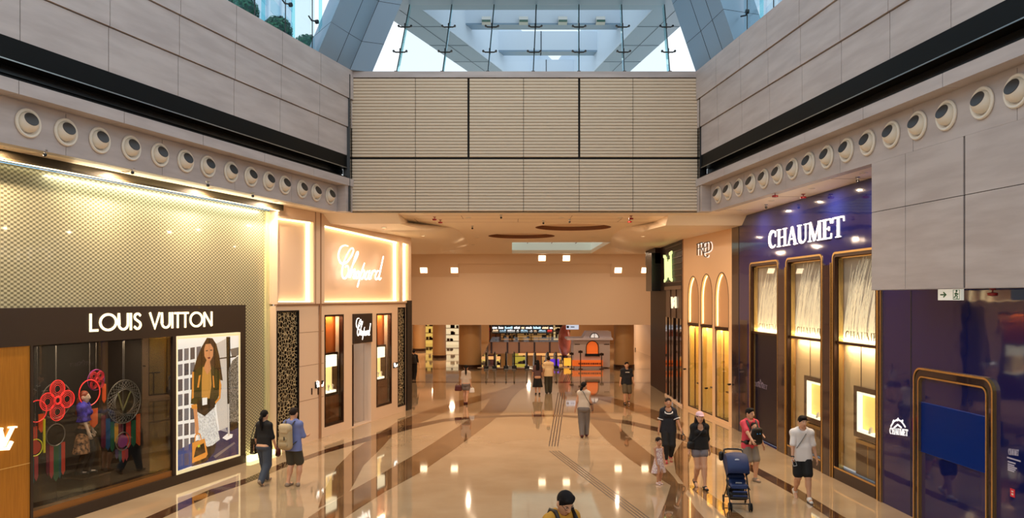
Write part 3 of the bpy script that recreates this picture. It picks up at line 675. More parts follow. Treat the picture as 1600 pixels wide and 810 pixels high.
box_m = mat('espresso_metal', lin(46,33,26), .4)
pv = empty('boutique_box', LF.pt((uL+uR)/2, -.1, 0))
MB().box(LF, uL, uR, -.25, .0, zB, zT).build('sign_band', box_m, pv)
ug0, ug1 = uL, LF.u(48); uw0, uw1 = LF.u(52), LF.u(270.5); up0, up1 = LF.u(275.5), LF.u(375.5)
zsill = LF.z(160, 776); zpl = .22
MB().box(LF, ug0, ug1, -.2, -.02, .1, zB).build('gold_panel', goldpanel, pv)
MB().box(LF, ug0, ug1, -.021, -.015, LF.z(24,730), LF.z(24,730)+.012).build('panel_seam', mat('gold_seam', lin(240,200,120), .3, .5), pv)
m = MB()
for a, b in ((ug1,uw0),(uw1,up0),(up1,uR)): m.box(LF, a, b, -.25, 0, zpl, zB)
m.box(LF, uL, uR, -.25, .02, 0, zpl); m.box(LF, uR-.02, uR, -.25, .0, 0, zT)
m.build('frame', box_m, pv)
MB().box(LF, uw0, uw1, -.22, -.03, zpl, zpl+.13).build('window_sill', mat('bronze_sill', lin(150,104,56), .35, .5), pv)
MB().box(LF, uw0, uw1, -.045, -.035, zpl+.1, zB).build('window_glass', shopglass, pv)
m = MB(); d = -1.9
m.box(LF, uw0-.3, uw1, d-.05, d, 0, zB); m.box(LF, uw0-.35, uw0-.3, d, -.05, 0, zB); m.box(LF, uw1, uw1+.04, d, -.05, 0, zB); m.box(LF, uw0-.3, uw1, d, -.05, zB-.03, zB+.02)
m.build('interior_shell', dark_int, pv)
MB().box(LF, uw0-.3, uw1, d, -.24, 0.05, zpl+.08).build('display_floor', mat('dark_display_floor', lin(60,46,34), .15), pv)
m = MB()
for a, b, c in ((60,66,lin(54,44,36)),): pass
pan = mat('taupe_panel', lin(92,72,54), .5)
for a, b in ((158,176),(182,200),(212,226)): m.box(LF, LF.u(a,d), LF.u(b,d), d, d+.04, .3, zB-.1)
m.box(LF, LF.u(246,d), LF.u(262,d), d, d+.05, .3, zB-.1)
m.build('back_panel', pan, pv)
letters('LOUIS VUITTON', SANS, LF, LF.u(139), LF.u(333), LF.z(139,519), LF.z(333,510.5), LF.z(139,490.5)-LF.z(139,519), LF.z(333,487)-LF.z(333,510.5), .0, .02, warm_on, pv)
# monogram on the gold panel
def gp(pts): return [LF.px(x, y, 0) for x, y in pts]
m = MB(); m.stroke(LF, gp([(-14,701),(-4,672)]), .1, -.02, .03); m.stroke(LF, gp([(-16,703),(12,701.5),(18,690)]), .05, -.02, .03); m.build('letter', warm_on, pv)
m = MB(); m.stroke(LF, gp([(-2,671),(5,698)]), .09, -.02, .035); m.stroke(LF, gp([(5,698),(19,669)]), .045, -.02, .035); m.stroke(LF, gp([(13,668.5),(25,667.5)]), .03, -.02, .035); m.stroke(LF, gp([(-7,671),(3,670)]), .03, -.02, .035); m.build('letter', warm_on, pv)
tag(pv, 'dark brown boutique box with lit letters, gold side panel and display window', 'shop front')
area('display_lamp', LF.pt((uw0+uw1)/2, -.35, zB-.08), LF.pt((uw0+uw1)/2, -1.2, 1.2), 2.5, .12, 45, (1,.78,.55))
area('display_lamp', LF.pt(LF.u(240), -.9, zB-.08), LF.pt(LF.u(240), -1.6, 1.5), .4, .2, 10, (1,.75,.5))
# shelf with a bust at the back of the window
m = MB(); m.box(LF, LF.u(212,-1.5), LF.u(266,-1.5), -1.85, -1.4, LF.z(240,592,-1.4)-.04, LF.z(240,592,-1.4)); 
o = tag(m.build('display_shelf', pan), 'wall shelf at the back of the display window', 'shelf')
bz = LF.z(240,592,-1.5); bp = LF.pt(LF.u(231,-1.55), -1.55, bz); e = empty('bust_stand', bp)
MB().lathe(bp, [(.0,0),(.16,0),(.17,.04),(.2,.2),(.19,.36),(.06,.42),(.05,.5),(0,.5)], 16).build('bust', mat('ivory', lin(238,214,170), .5, es=.15), e, smooth=50)
tag(e, 'ivory jewellery bust on the shelf in the display window', 'bust')
bp = LF.pt(LF.u(242,-1.55), -1.55, bz); MBv = MB().lathe(bp, [(.0,0),(.1,0),(.11,.18),(.06,.24),(.0,.24)], 12)
tag(MBv.build('perfume_bottle', mat('milk_glass', lin(230,214,190), .2), smooth=50), 'small pale bottle beside the bust on the window shelf', 'bottle')
# kites
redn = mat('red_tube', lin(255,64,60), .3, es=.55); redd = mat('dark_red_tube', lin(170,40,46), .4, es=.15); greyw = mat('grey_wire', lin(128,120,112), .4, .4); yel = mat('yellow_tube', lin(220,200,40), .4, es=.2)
purp = mat('purple_wire', lin(150,60,130), .4)
RC = {c: mat('ribbon_'+c, lin(*v), .6) for c, v in {'red':(222,70,50),'orange':(236,96,40),'green':(44,104,70),'blue':(40,84,128),'plum':(110,30,56),'yellow':(226,160,40),'teal':(36,100,104),'rose':(196,70,76),'violet':(70,60,110)}.items()}
def ring3(c, r, off, n=28): return [LF.pt(c[0]+r*math.cos(2*math.pi*i/n), off, c[1]+r*math.sin(2*math.pi*i/n)) for i in range(n)]
def kite(px, py, rpx, off, lab, rim, flower=None, spokes=None, hub=None, tails=()):
    c = LF.px(px, py, off); sc = (LF.z(px,py-rpx,off)-c[1])/rpx; r = rpx*sc
    e = empty('display_kite', LF.pt(c[0], off, c[1]-r))
    MB().tube(ring3(c, r, off), .011, 6, closed=True).build('rim', rim, e)
    MB().tube([LF.pt(c[0], off, c[1]+r), LF.pt(c[0], off, zB-.03)], .004, 4).build('hanging_wire', greyw, e)
    if flower:
        for k in range(4):
            a = k*math.pi/2+(math.pi/4 if flower[2] else 0); q = (c[0]+.56*r*math.cos(a)*flower[1], c[1]+.56*r*math.sin(a)*flower[1])
            m = MB()
            for f in (.42,.34,.26,.18): m.tube(ring3(q, r*f*flower[1], off+.03, 20), .010 if f > .4 else .005, 5, closed=True)
            m.build('petal', flower[0], e)
        MB().tube(ring3(c, r*.17*flower[1], off+.04, 16), .02, 5, closed=True).build('flower_centre', flower[0], e)
    if spokes:
        m = MB(); n = 28
        for k in range(n):
            a = 2*math.pi*k/n
            for s in (1,-1):
                b = a+s*1.05; m.tube([LF.pt(c[0]+r*math.cos(a), off, c[1]+r*math.sin(a)), LF.pt(c[0]+r*.56*math.cos(b), off+.02, c[1]+r*.56*math.sin(b))], .005, 4)
        m.tube(ring3(c, r*.56, off+.02), .008, 5, closed=True); m.build('spokes', spokes, e)
    if hub: MB().lathe(LF.pt(c[0], off-.02, c[1]), [(0,0),(r*hub[0],0),(r*hub[0],.02),(0,.02)], 24, LF.n).build('disc', hub[1], e)
    n = len(tails)
    for k, (col, dx, w, y0, y1) in enumerate(tails):
        a = LF.px(dx-w/2, y0, off); b = LF.px(dx+w/2, y1, off)
        MB().prism(LF, [(a[0],a[1]),(b[0],a[1]),(b[0],b[1]+.08),((a[0]+b[0])/2,b[1]),(a[0],b[1]+.08)], off-.03, off-.02).build('tail_ribbon', RC[col], e)
    tag(e, lab, 'kite', 'hoop kites in the display window')
kite(88,626,28,-.8,'hoop kite with a big red four petal flower at the left of the display window',greyw,(redn,1.15,0))
kite(140,614,20,-.7,'plain red hoop kite behind the mannequin',redn,tails=[('orange',148,12,640,668),('yellow',139,6,640,676)])
kite(150,594,16,-.75,'small purple hoop kite with a red flower above the plain red hoop',purp,(redd,1.0,1),tails=[('orange',164,6,601,630)])
kite(194,628,34,-.9,'large wire spoke wheel kite with striped ribbons at the right of the display window',greyw,spokes=greyw,hub=(.55,mat('bronze_disc', lin(70,58,40), .4)),
     tails=[('plum',163,7,650,702),('blue',170,7,655,704),('green',177,6,660,706),('yellow',183,6,662,694),('plum',190,8,663,706),('red',202,7,660,700),('green',210,7,658,698),('orange',219,10,648,696)])
m = MB()
for p in ([(184,614),(192,642)],[(192,642),(204,612)]): m.stroke(LF, [LF.px(x,y,-.87) for x,y in p], .035, -.87, -.86)
tag(m.build('monogram_emblem', mat('olive_trim', lin(130,124,84), .4)), 'olive letter emblem fixed in the spoke wheel kite', 'emblem')
kite(192,690,14,-.6,'small round kite with violet centre below the spoke wheel',greyw,hub=(.7,purp),tails=[('violet',184,5,703,718),('teal',189,5,703,722),('red',194,5,703,723),('rose',199,5,703,720)])
kite(87,680,17,-.7,'dark disc kite with striped tails below the red flower kite',greyw,hub=(.95,blackm),tails=[('plum',76,5,694,744),('rose',82,6,696,748),('green',89,8,697,752),('teal',95,4,696,748),('red',100,6,692,742)])
kite(58,643,17,-.65,'red hoop kite at the left edge of the display window, partly hidden by the frame',redn,tails=[('orange',66,9,648,676),('red',55,9,668,696)])
kite(55,700,13,-.5,'yellow hoop kite low at the left edge of the display window',yel,hub=(.8,RC['red']),tails=[('teal',52,5,712,760),('rose',58,6,712,752)])
tag(MB().tube([LF.pt(*(lambda q:(q[0],-.6,q[1]))(LF.px(69,y,-.6))) for y in (655,708)], .022, 6).build('yellow_pole', yel), 'thin yellow pole standing between the kites', 'pole')

# poster light box
pb = empty('poster_light_box', LF.pt((up0+up1)/2, -.1, zpl))
ptop, pbot = LF.z(325, 522.8), LF.z(325, 730)
MB().box(LF, up0, up1, -.2, .0, pbot, ptop).build('light_frame', mat('poster_border', lin(244,222,176), .4, es=.75), pb)
def pm(n, r, g, b, e=.55): return mat('poster_'+n, lin(r,g,b), .35, es=e)
def c3(x, y): return (270+x/6.478, 515+y/6.478)
def c4(x, y): return (270+x/6.478, 630+y/6.478)
PO = []
def pp(name, col, pts, k=1): PO.append((col, [LF.px(*(c3(x,y) if y < 5000 else c4(x,y-10000)), 0) for x, y in pts], k))
b_ = lambda y: y+10000
wh = pm('white',246,236,230,.75); gr = pm('grey',120,114,120); bl = pm('blue',30,70,140); dbl = pm('navy',34,40,86); dk = pm('dark',34,28,26,.25); hr = pm('hair',70,44,28,.35); skn = pm('skin',226,150,100); jk = pm('jacket',64,58,26,.4); org = pm('orange',236,150,60); gl = pm('shirt',214,150,70); lace = mat('poster_lace', lin(240,234,230), .4, es=.7, noise=(22, lin(190,184,184), 3)); ltg = pm('light_grey',214,200,192,.65)
mg = mat('poster_rack', lin(40,36,36), .4, es=.3, noise=(26, lin(180,170,160), 2))
pp('bg', wh, [(50,100),(665,62),(665,b_(520)),(50,b_(690))], 1)
pp('floor', bl, [(50,b_(480)),(190,b_(405)),(190,b_(640)),(50,b_(690))], 2)
pp('floor', dbl, [(190,b_(405)),(470,b_(280)),(665,b_(200)),(665,b_(520)),(190,b_(645))], 2)
pp('wall', ltg, [(430,150),(540,90),(555,b_(300)),(470,b_(275)),(440,b_(60))], 2)
for r in range(8):
    for q in range(4 if r < 1 else 3 if r < 3 else 2 if r < 4 else 3):
        x = 52+q*62; y = 205+r*152-q*9*(1); 
        pp('photo', gr if (q+r) % 2 else pm('grey_dark',84,78,84), [(x,y),(x+46,y-7),(x+46,y+112),(x,y+122)] if y < 700 else [(x,b_(y-745)),(x+46,b_(y-752)),(x+46,b_(y-745+112)),(x,b_(y-745+122))], 2)
pp('rack', dk, [(540,75),(580,75),(590,b_(290)),(555,b_(300))], 2)
pp('rack', pm('rackgrey',120,110,104), [(580,200),(665,180),(665,260),(600,290)], 2)
pp('clothes', mg, [(560,420),(600,320),(660,270),(665,b_(190)),(575,b_(200))], 3)
pp('bar', dk, [(455,292),(640,268),(640,280),(455,304)], 3)
pp('bar', dk, [(560,b_(190)),(660,b_(190)),(660,b_(250)),(580,b_(290))], 3)
pp('post', ltg, [(552,b_(10)),(570,b_(10)),(574,b_(330)),(556,b_(340))], 4)
pp('base', wh, [(500,b_(355)),(550,b_(312)),(605,b_(318)),(600,b_(350)),(545,b_(378))], 3)
pp('strap', gr, [(410,b_(540)),(620,b_(395)),(630,b_(410)),(430,b_(560))], 3)
pp('legs', dk, [(340,b_(430)),(440,b_(400)),(420,b_(500)),(330,b_(600)),(190,b_(640)),(330,b_(500))], 3)
pp('hair', hr, [(345,85),(400,90),(440,150),(470,270),(505,520),(440,500),(400,420),(300,400),(200,440),(240,300),(290,180)], 3)
pp('jacket', jk, [(215,420),(300,360),(400,370),(470,430),(490,600),(430,b_(20)),(250,b_(20)),(180,b_(10)),(190,600)], 4)
pp('shirt', gl, [(300,380),(380,390),(390,560),(370,700),(290,690),(290,520)], 5)
pp('face', skn, [(330,150),(380,145),(408,190),(405,270),(375,325),(345,322),(318,270),(315,200)], 5)
pp('neck', skn, [(340,310),(372,315),(385,400),(345,460),(310,390)], 6)
pp('lips', pm('lips',120,24,30), [(348,285),(372,280),(378,292),(358,300)], 6)
pp('eye', dk, [(332,214),(352,210),(352,219),(334,223)], 6); pp('eye', dk, [(376,206),(396,206),(396,215),(376,216)], 6)
pp('skirt_top', dk, [(245,b_(-25)),(420,b_(-40)),(425,b_(40)),(320,b_(135)),(245,b_(90))], 5)
pp('skirt', lace, [(245,b_(90)),(320,b_(135)),(420,b_(40)),(440,b_(200)),(475,b_(370)),(400,b_(430)),(350,b_(445)),(260,b_(380)),(235,b_(240))], 4)
pp('belt', wh, [(295,695),(345,690),(345,760),(297,770)], 6)
pp('arm', org, [(185,b_(20)),(240,b_(10)),(245,b_(60)),(190,b_(60))], 6)
pp('arm', skn, [(205,b_(55)),(242,b_(50)),(262,b_(260)),(250,b_(330)),(225,b_(310)),(222,b_(220))], 5)
pp('sleeve', org, [(195,430),(212,430),(210,b_(-50)),(190,b_(-40))], 5); pp('sleeve', org, [(470,500),(490,560),(480,700),(430,b_(10)),(425,b_(-10)),(465,690)], 5)
pp('sleeve', org, [(262,470),(282,460),(262,590),(244,590)], 5); pp('sleeve', org, [(400,470),(412,470),(422,590),(408,590)], 5)
pp('bag', org, [(195,b_(405)),(320,b_(360)),(350,b_(520)),(330,b_(555)),(195,b_(610))], 7)
pp('bag', dk, [(232,b_(450)),(312,b_(405)),(328,b_(500)),(208,b_(555))], 8)
pp('handle', org, [(215,b_(400)),(222,b_(330)),(245,b_(300)),(275,b_(310)),(290,b_(370)),(282,b_(372)),(268,b_(322)),(245,b_(312)),(230,b_(338)),(224,b_(398))], 7)
pp('clasp', pm('yellow',220,210,60), [(246,b_(430)),(272,b_(420)),(272,b_(445)),(250,b_(452))], 9)
mats_ = []
m = MB()
for col, pts, k in PO:
    if col not in mats_: mats_.append(col)
    m.mi = mats_.index(col); m.prism(LF, pts, .0005, .0008+.0012*k)
m.build('poster_picture', mats_, pb)
MB().box(LF, up0+.02, up1-.02, .018, .022, pbot+.02, ptop-.02).build('cover_glass', clear, pb)
tag(pb, 'backlit fashion poster of a woman holding an orange handbag, right of the display window', 'poster')
area('poster_lamp', LF.pt((up0+up1)/2, .06, (pbot+ptop)/2), LF.pt((up0+up1)/2, 3, (pbot+ptop)/2-.6), up1-up0-.1, 2.4, 14, (1,.93,.86))

# ------------------------------------------------------------ left: cream jeweller front
u0, u1 = LF.u(431), LF.u(640.5); zmid = LF.z(530, 474.5)
def q(*pts): return [LF.px(x, y, .05) for x, y in pts]
cvA = q((434.5,340),(490,347.5),(490,472.5),(434.5,472.5)); cvB = q((507,352),(624,378.5),(624,471),(507,472.5)); cvC = q((629,379.5),(638.6,382),(638.6,471),(629,471))
cj = empty('jeweller_front', LF.pt((u0+u1)/2, -.1, 0))
ztop = ZS-.005
m = MB(); m.plate(LF, [(u0,zmid),(u1,zmid),(u1,ztop),(u0,ztop)], [cvA,cvB,cvC], -.2, .05); m.build('upper_wall', cream, cj)
cvm = mat('cove_back', lin(238,206,176), .5)
for h in (cvA, cvB, cvC):
    MB().prism(LF, [(h[0][0]-.05,h[3][1]-.05),(h[1][0]+.05,h[2][1]-.05),(h[1][0]+.05,h[1][1]+.05),(h[0][0]-.05,h[0][1]+.05)], -.2, -.16).build('cove_panel', cvm, cj)
    m = MB(); ax, bx = h[0], h[1]; dx, cx_ = h[3], h[2]
    e_ = .05
    m.stroke(LF, [(ax[0],ax[1]-.02),(bx[0],bx[1]-.02)], .03, -.12, -.05); m.stroke(LF, [(bx[0]-.05,bx[1]-.03),(cx_[0]-.05,cx_[1]+.03)], .1 , -.15, -.1); m.stroke(LF, [(dx[0],dx[1]+.015),(cx_[0],cx_[1]+.015)], .02, -.12, -.06)
    m.build('led_strip', led, cj)
# reveals, shadow gaps
m = MB(); us = LF.u(499); m.box(LF, us-.04, us+.04, -.02, .052, 0, ztop); m.box(LF, LF.u(493,.05)-.02, LF.u(493,.05)+.02, .04, .055, zmid, ztop)
m.box(LF, u0, u1, -.05, .03, zmid-.05, zmid); m.build('shadow_gap', creamd, cj)
zs1 = LF.z(520,492); zs0 = LF.z(522,664)
w1a, w1b = LF.u(507), LF.u(537); w2a, w2b = LF.u(588), LF.u(612); da, db = LF.u(550), LF.u(580)
zdt = LF.z(565,537); zsg1, zsg0 = LF.z(565,490.5), LF.z(565,536)
fa0, fa1 = u0+.04, LF.u(467); fz1, fz0 = LF.z(448,487), .08; ga0, ga1 = LF.u(621.5), LF.u(633); gz1, gz0 = LF.z(627,481.5), LF.z(627,634)
rc = lambda a,b,c,d: [(a,c),(b,c),(b,d),(a,d)]
m = MB(); m.plate(LF, [(u0,0),(u1,0),(u1,zmid-.05),(u0,zmid-.05)], [rc(w1a,w1b,zs0,zs1), rc(w2a,w2b,LF.z(600,634),LF.z(600,490)), rc(da,db,.02,zdt), rc(fa0,fa1,fz0,fz1), rc(ga0,ga1,gz0,gz1)], -.3, 0)
m.build('lower_wall', cream, cj)
m = MB()
for y in (520,572,626): 
    z = LF.z(480, y); m.box(LF, fa1+.02, w1a-.05, -.001, .002, z, z+.014)
m.box(LF, u1-.02, u1, -.001, .003, 0, zmid); m.build('panel_seam', creamd, cj)
fret = bpy.data.materials.new('pierced_screen'); fret.use_nodes = True; nt = fret.node_tree; B = nt.nodes['Principled BSDF']
ge = nt.nodes.new('ShaderNodeNewGeometry'); vo = nt.nodes.new('ShaderNodeTexVoronoi'); vo.inputs['Scale'].default_value = 9; vo.feature = 'DISTANCE_TO_EDGE'
r = nt.nodes.new('ShaderNodeValToRGB'); r.color_ramp.elements[0].position = .03; r.color_ramp.elements[0].color = (*lin(214,200,160),1); r.color_ramp.elements[1].position = .09; r.color_ramp.elements[1].color = (.008,.007,.006,1)
nt.links.new(ge.outputs['Position'], vo.inputs['Vector']); nt.links.new(vo.outputs['Distance'], r.inputs[0]); nt.links.new(r.outputs[0], B.inputs['Base Color']); B.inputs['Roughness'].default_value = .25; B.inputs['Metallic'].default_value = .3
for a, b, c, d_ in ((fa0,fa1,fz0,fz1),(ga0,ga1,gz0,gz1)):
    MB().box(LF, a, b, -.12, -.04, c, d_).build('pierced_screen', fret, cj)
    m = MB(); m.stroke(LF, rc(a+.02,b-.02,c,d_), .05, -.04, .01, True); m.build('screen_frame', blackm, cj)
copper = mat('copper_lining', lin(214,112,44), .3, .2); wood = mat('walnut', lin(120,66,32), .3, noise=(5, lin(92,48,22), 4), stretch=(1,1,.2))
bronze = mat('bronze_frame', lin(58,34,22), .3, .4)
vit_on = mat('vitrine_glow', lin(255,214,140), .4, es=1.1); vit_top = mat('vitrine_header', lin(255,240,206), .4, es=1.8)
LN = Frame(fl(383.8, 723), (tL, 1), (1, -tL), .5)
for k, (a, b, z0, z1, va, vb, vy0, vy1) in enumerate(((w1a,w1b,zs0,zs1,505,527,553,616),(w2a,w2b,LF.z(600,634),LN.z(600,490),585,602,541,594))):
    m = MB(); m.stroke(LN, rc(a+.03,b-.03,z0+.03,z1-.03), .06, -.28, .012, True); m.build('window_frame', bronze, cj)
    m = MB(); m.box(LN, a-.1, b+.1, -.75, -.7, z0, z1); m.box(LN, a-.15, a-.1, -.7, -.29, z0, z1); m.box(LN, b+.1, b+.15, -.7, -.29, z0, z1); m.build('window_lining', copper, cj)
    MB().box(LN, a-.1, b+.1, -.7, -.29, z0-.02, z0+.9).build('window_base', wood, cj)
    MB().box(LN, a+.05, b-.05, -.06, -.05, z0+.05, z1-.05).build('window_glass', clear, cj)
    zv0, zv1 = LN.z((va+vb)/2, vy1, -.3), LN.z((va+vb)/2, vy0, -.3); ua, ub = max(a-.05, LN.u(va,-.3)), LN.u(vb,-.3)
    e = empty('display_vitrine', LN.pt((ua+ub)/2, -.5, z0+.9))
    MB().box(LN, ua, ub, -.69, -.66, zv0, zv1).build('glow_back', vit_on, e); MB().box(LN, ua, ub, -.68, -.3, zv1-.42, zv1-.05).build('header', vit_top, e)
    m = MB(); m.stroke(LN, rc(ua,ub,zv0,zv1), .06, -.68, -.28, True); m.build('case_frame', bronze, e)
    MB().box(LN, ua, ub, -.66, -.35, zv0+.03, zv0+.1).build('tray', vit_top, e)
    MB().box(LN, (ua+ub)/2-.1, (ua+ub)/2+.1, -.6, -.45, z0+.88, zv0).build('stand', wood, e)
    m = MB(); 
    for j in range(3): m.lathe(LN.pt(ua+(j+.7)*(ub-ua)/3.4, -.45, zv0+.1), [(.05,0),(.02,.06),(.05,.16),(.0,.2)], 8)
    m.build('jewellery_holder', whitep, e, smooth=50)
    area('window_lamp', LN.pt((a+b)/2, -.5, z1-.06), LN.pt((a+b)/2, -.62, z0), b-a-.2, .1, 22, (1,.7,.42))
    tag(e, ['glowing display case in the left window of the cream jeweller front','glowing display case in the right window of the cream jeweller front'][k], 'display case')
m = MB(); m.stroke(LF, [(da+.25,.02),(da+.25,zdt-.02),(da,zdt-.02)], .1, -.3, -.1); m.build('door_frame', bronze, cj)
MB().box(LF, da-.05, da+.24, -.3, -.26, .02, zdt).build('door_leaf', cvm, cj)
m = MB(); m.box(LF, da, db+.1, -1.3, -1.25, 0, zdt); m.box(LF, db, db+.05, -1.3, -.28, 0, zdt); m.build('entrance_recess', cream, cj)
m = MB()
for z in (1.35,1.05): m.tube([LF.pt(da+.1,-.22,z),LF.pt(da+.1,-.16,z+.03),LF.pt(da+.3,-.16,z+.03)], .015, 6)
m.build('door_handle', gold, cj)
def script(mb, fr, f, w, o0, o1):
    for st in SCRIPT:
        pts = [f(*p) for p in spline(st, 4)]; n = len(pts); mb.stroke(fr, pts, [w*(.55+.6*abs(math.sin(i/n*math.pi*2))) for i in range(n)], o0, o1)
m = MB(); script(m, LF, lambda x, y: LF.px(500+x/6.75, 360+y/6.75, .08), .05, .05, .075); m.build('script_letters', white_on, cj)
for (a, b, zz, k) in ((LF.u(492),LF.u(505),LF.z(499,601),0),(LF.u(614),LF.u(620.5),LF.z(617,571),1)):
    MB().box(LF, a, b, .0, .02, zz-.1, zz+.1).build('name_plaque', blackm, cj)
    m = MB(); s = (b-a)/560; m2 = m; script(m, LF, lambda x, y: (a+(x-130)*s, zz+(380-y)*s*.62), .018, .02, .024); m.build('plaque_lettering', white_on, cj)
for px in (487,497): MB().box(LF, LF.u(px)-.03, LF.u(px)+.03, 0, .012, LF.z(px,617), LF.z(px,607)).build('card_slot', bronze, cj)
tag(cj, 'cream jeweller front with glowing cove panels and white script lettering', 'shop front')
ss = empty('hanging_shop_sign', LF.pt((da+db)/2, .05, zsg0))
sa, sb = LF.u(550.5), LF.u(579)
MB().box(LF, sa, sb, .0, .07, zsg0, zsg1).build('sign_board', box_m, ss)
m = MB(); s = (sb-sa)/600; script(m, LF, lambda x, y: (sa+(x-140)*s, (zsg0+zsg1)/2+(370-y)*s*.78), .026, .07, .08); m.build('script_letters', white_on, ss)
tag(ss, 'dark square sign with white script over the jeweller doorway', 'sign')
MBc = MB(); MBc.box(LF, LF.u(634), LF.u(641.5), -.4, .06, 0, LF.z(638,470)); tag(MBc.build('column_3', blackm), kind='structure')
# ------------------------------------------------------------ right: blue lacquer jeweller
def rrect(a, b, z0, z1, r, n=6, bottom=False):
    p = [(a,z0)] if not bottom else []
    p += [(a+r-r*math.cos(t*math.pi/2/n), z1-r+r*math.sin(t*math.pi/2/n)) for t in range(n+1)]
    p += [(b-r+r*math.sin(t*math.pi/2/n), z1-r+r*math.cos(t*math.pi/2/n)) for t in range(n+1)]
    return p+[(b,z0)]
bu0, bu1 = RF.u(1143.5), RF.u(1377); bend = RF.u(1900)
zN = RF.z(1240, 402); zL = RF.z(1256, 527)
ns = [(RF.u(1171.5),RF.u(1216.5)), (RF.u(1228),RF.u(1285.5)), (RF.u(1300.5),RF.u(1372.5))]
bj = empty('blue_jeweller_front', RF.pt((bu0+bend)/2, -.2, 0))
m = MB(); m.plate(RF, [(bu0,0),(bend,0),(bend,ZS-.005),(bu0,ZS-.005)], [rrect(a,b,.0 if i else .0,zN,.16) if False else rrect(a,b,.012,zN,.16) for i,(a,b) in enumerate(ns)], -.25, 0)
m.build('lacquer_wall', navy, bj)
m = MB()
for px in (1154.5,): m.box(RF, RF.u(px)-.025, RF.u(px)+.025, -.01, .004, 0, ZS-.01)
for px in (1423.5,1640): m.box(RF, RF.u(px)-.015, RF.u(px)+.015, -.01, .004, 0, ZS-.01)
m.build('panel_joint', joint, bj)
MB().box(RF, bu0, RF.u(1154), -.2, .003, 0, ZS-.01).box(RF, RF.u(1156), RF.u(1168), -.2, .003, 0, 3.6).build('plum_panel', plum, bj)
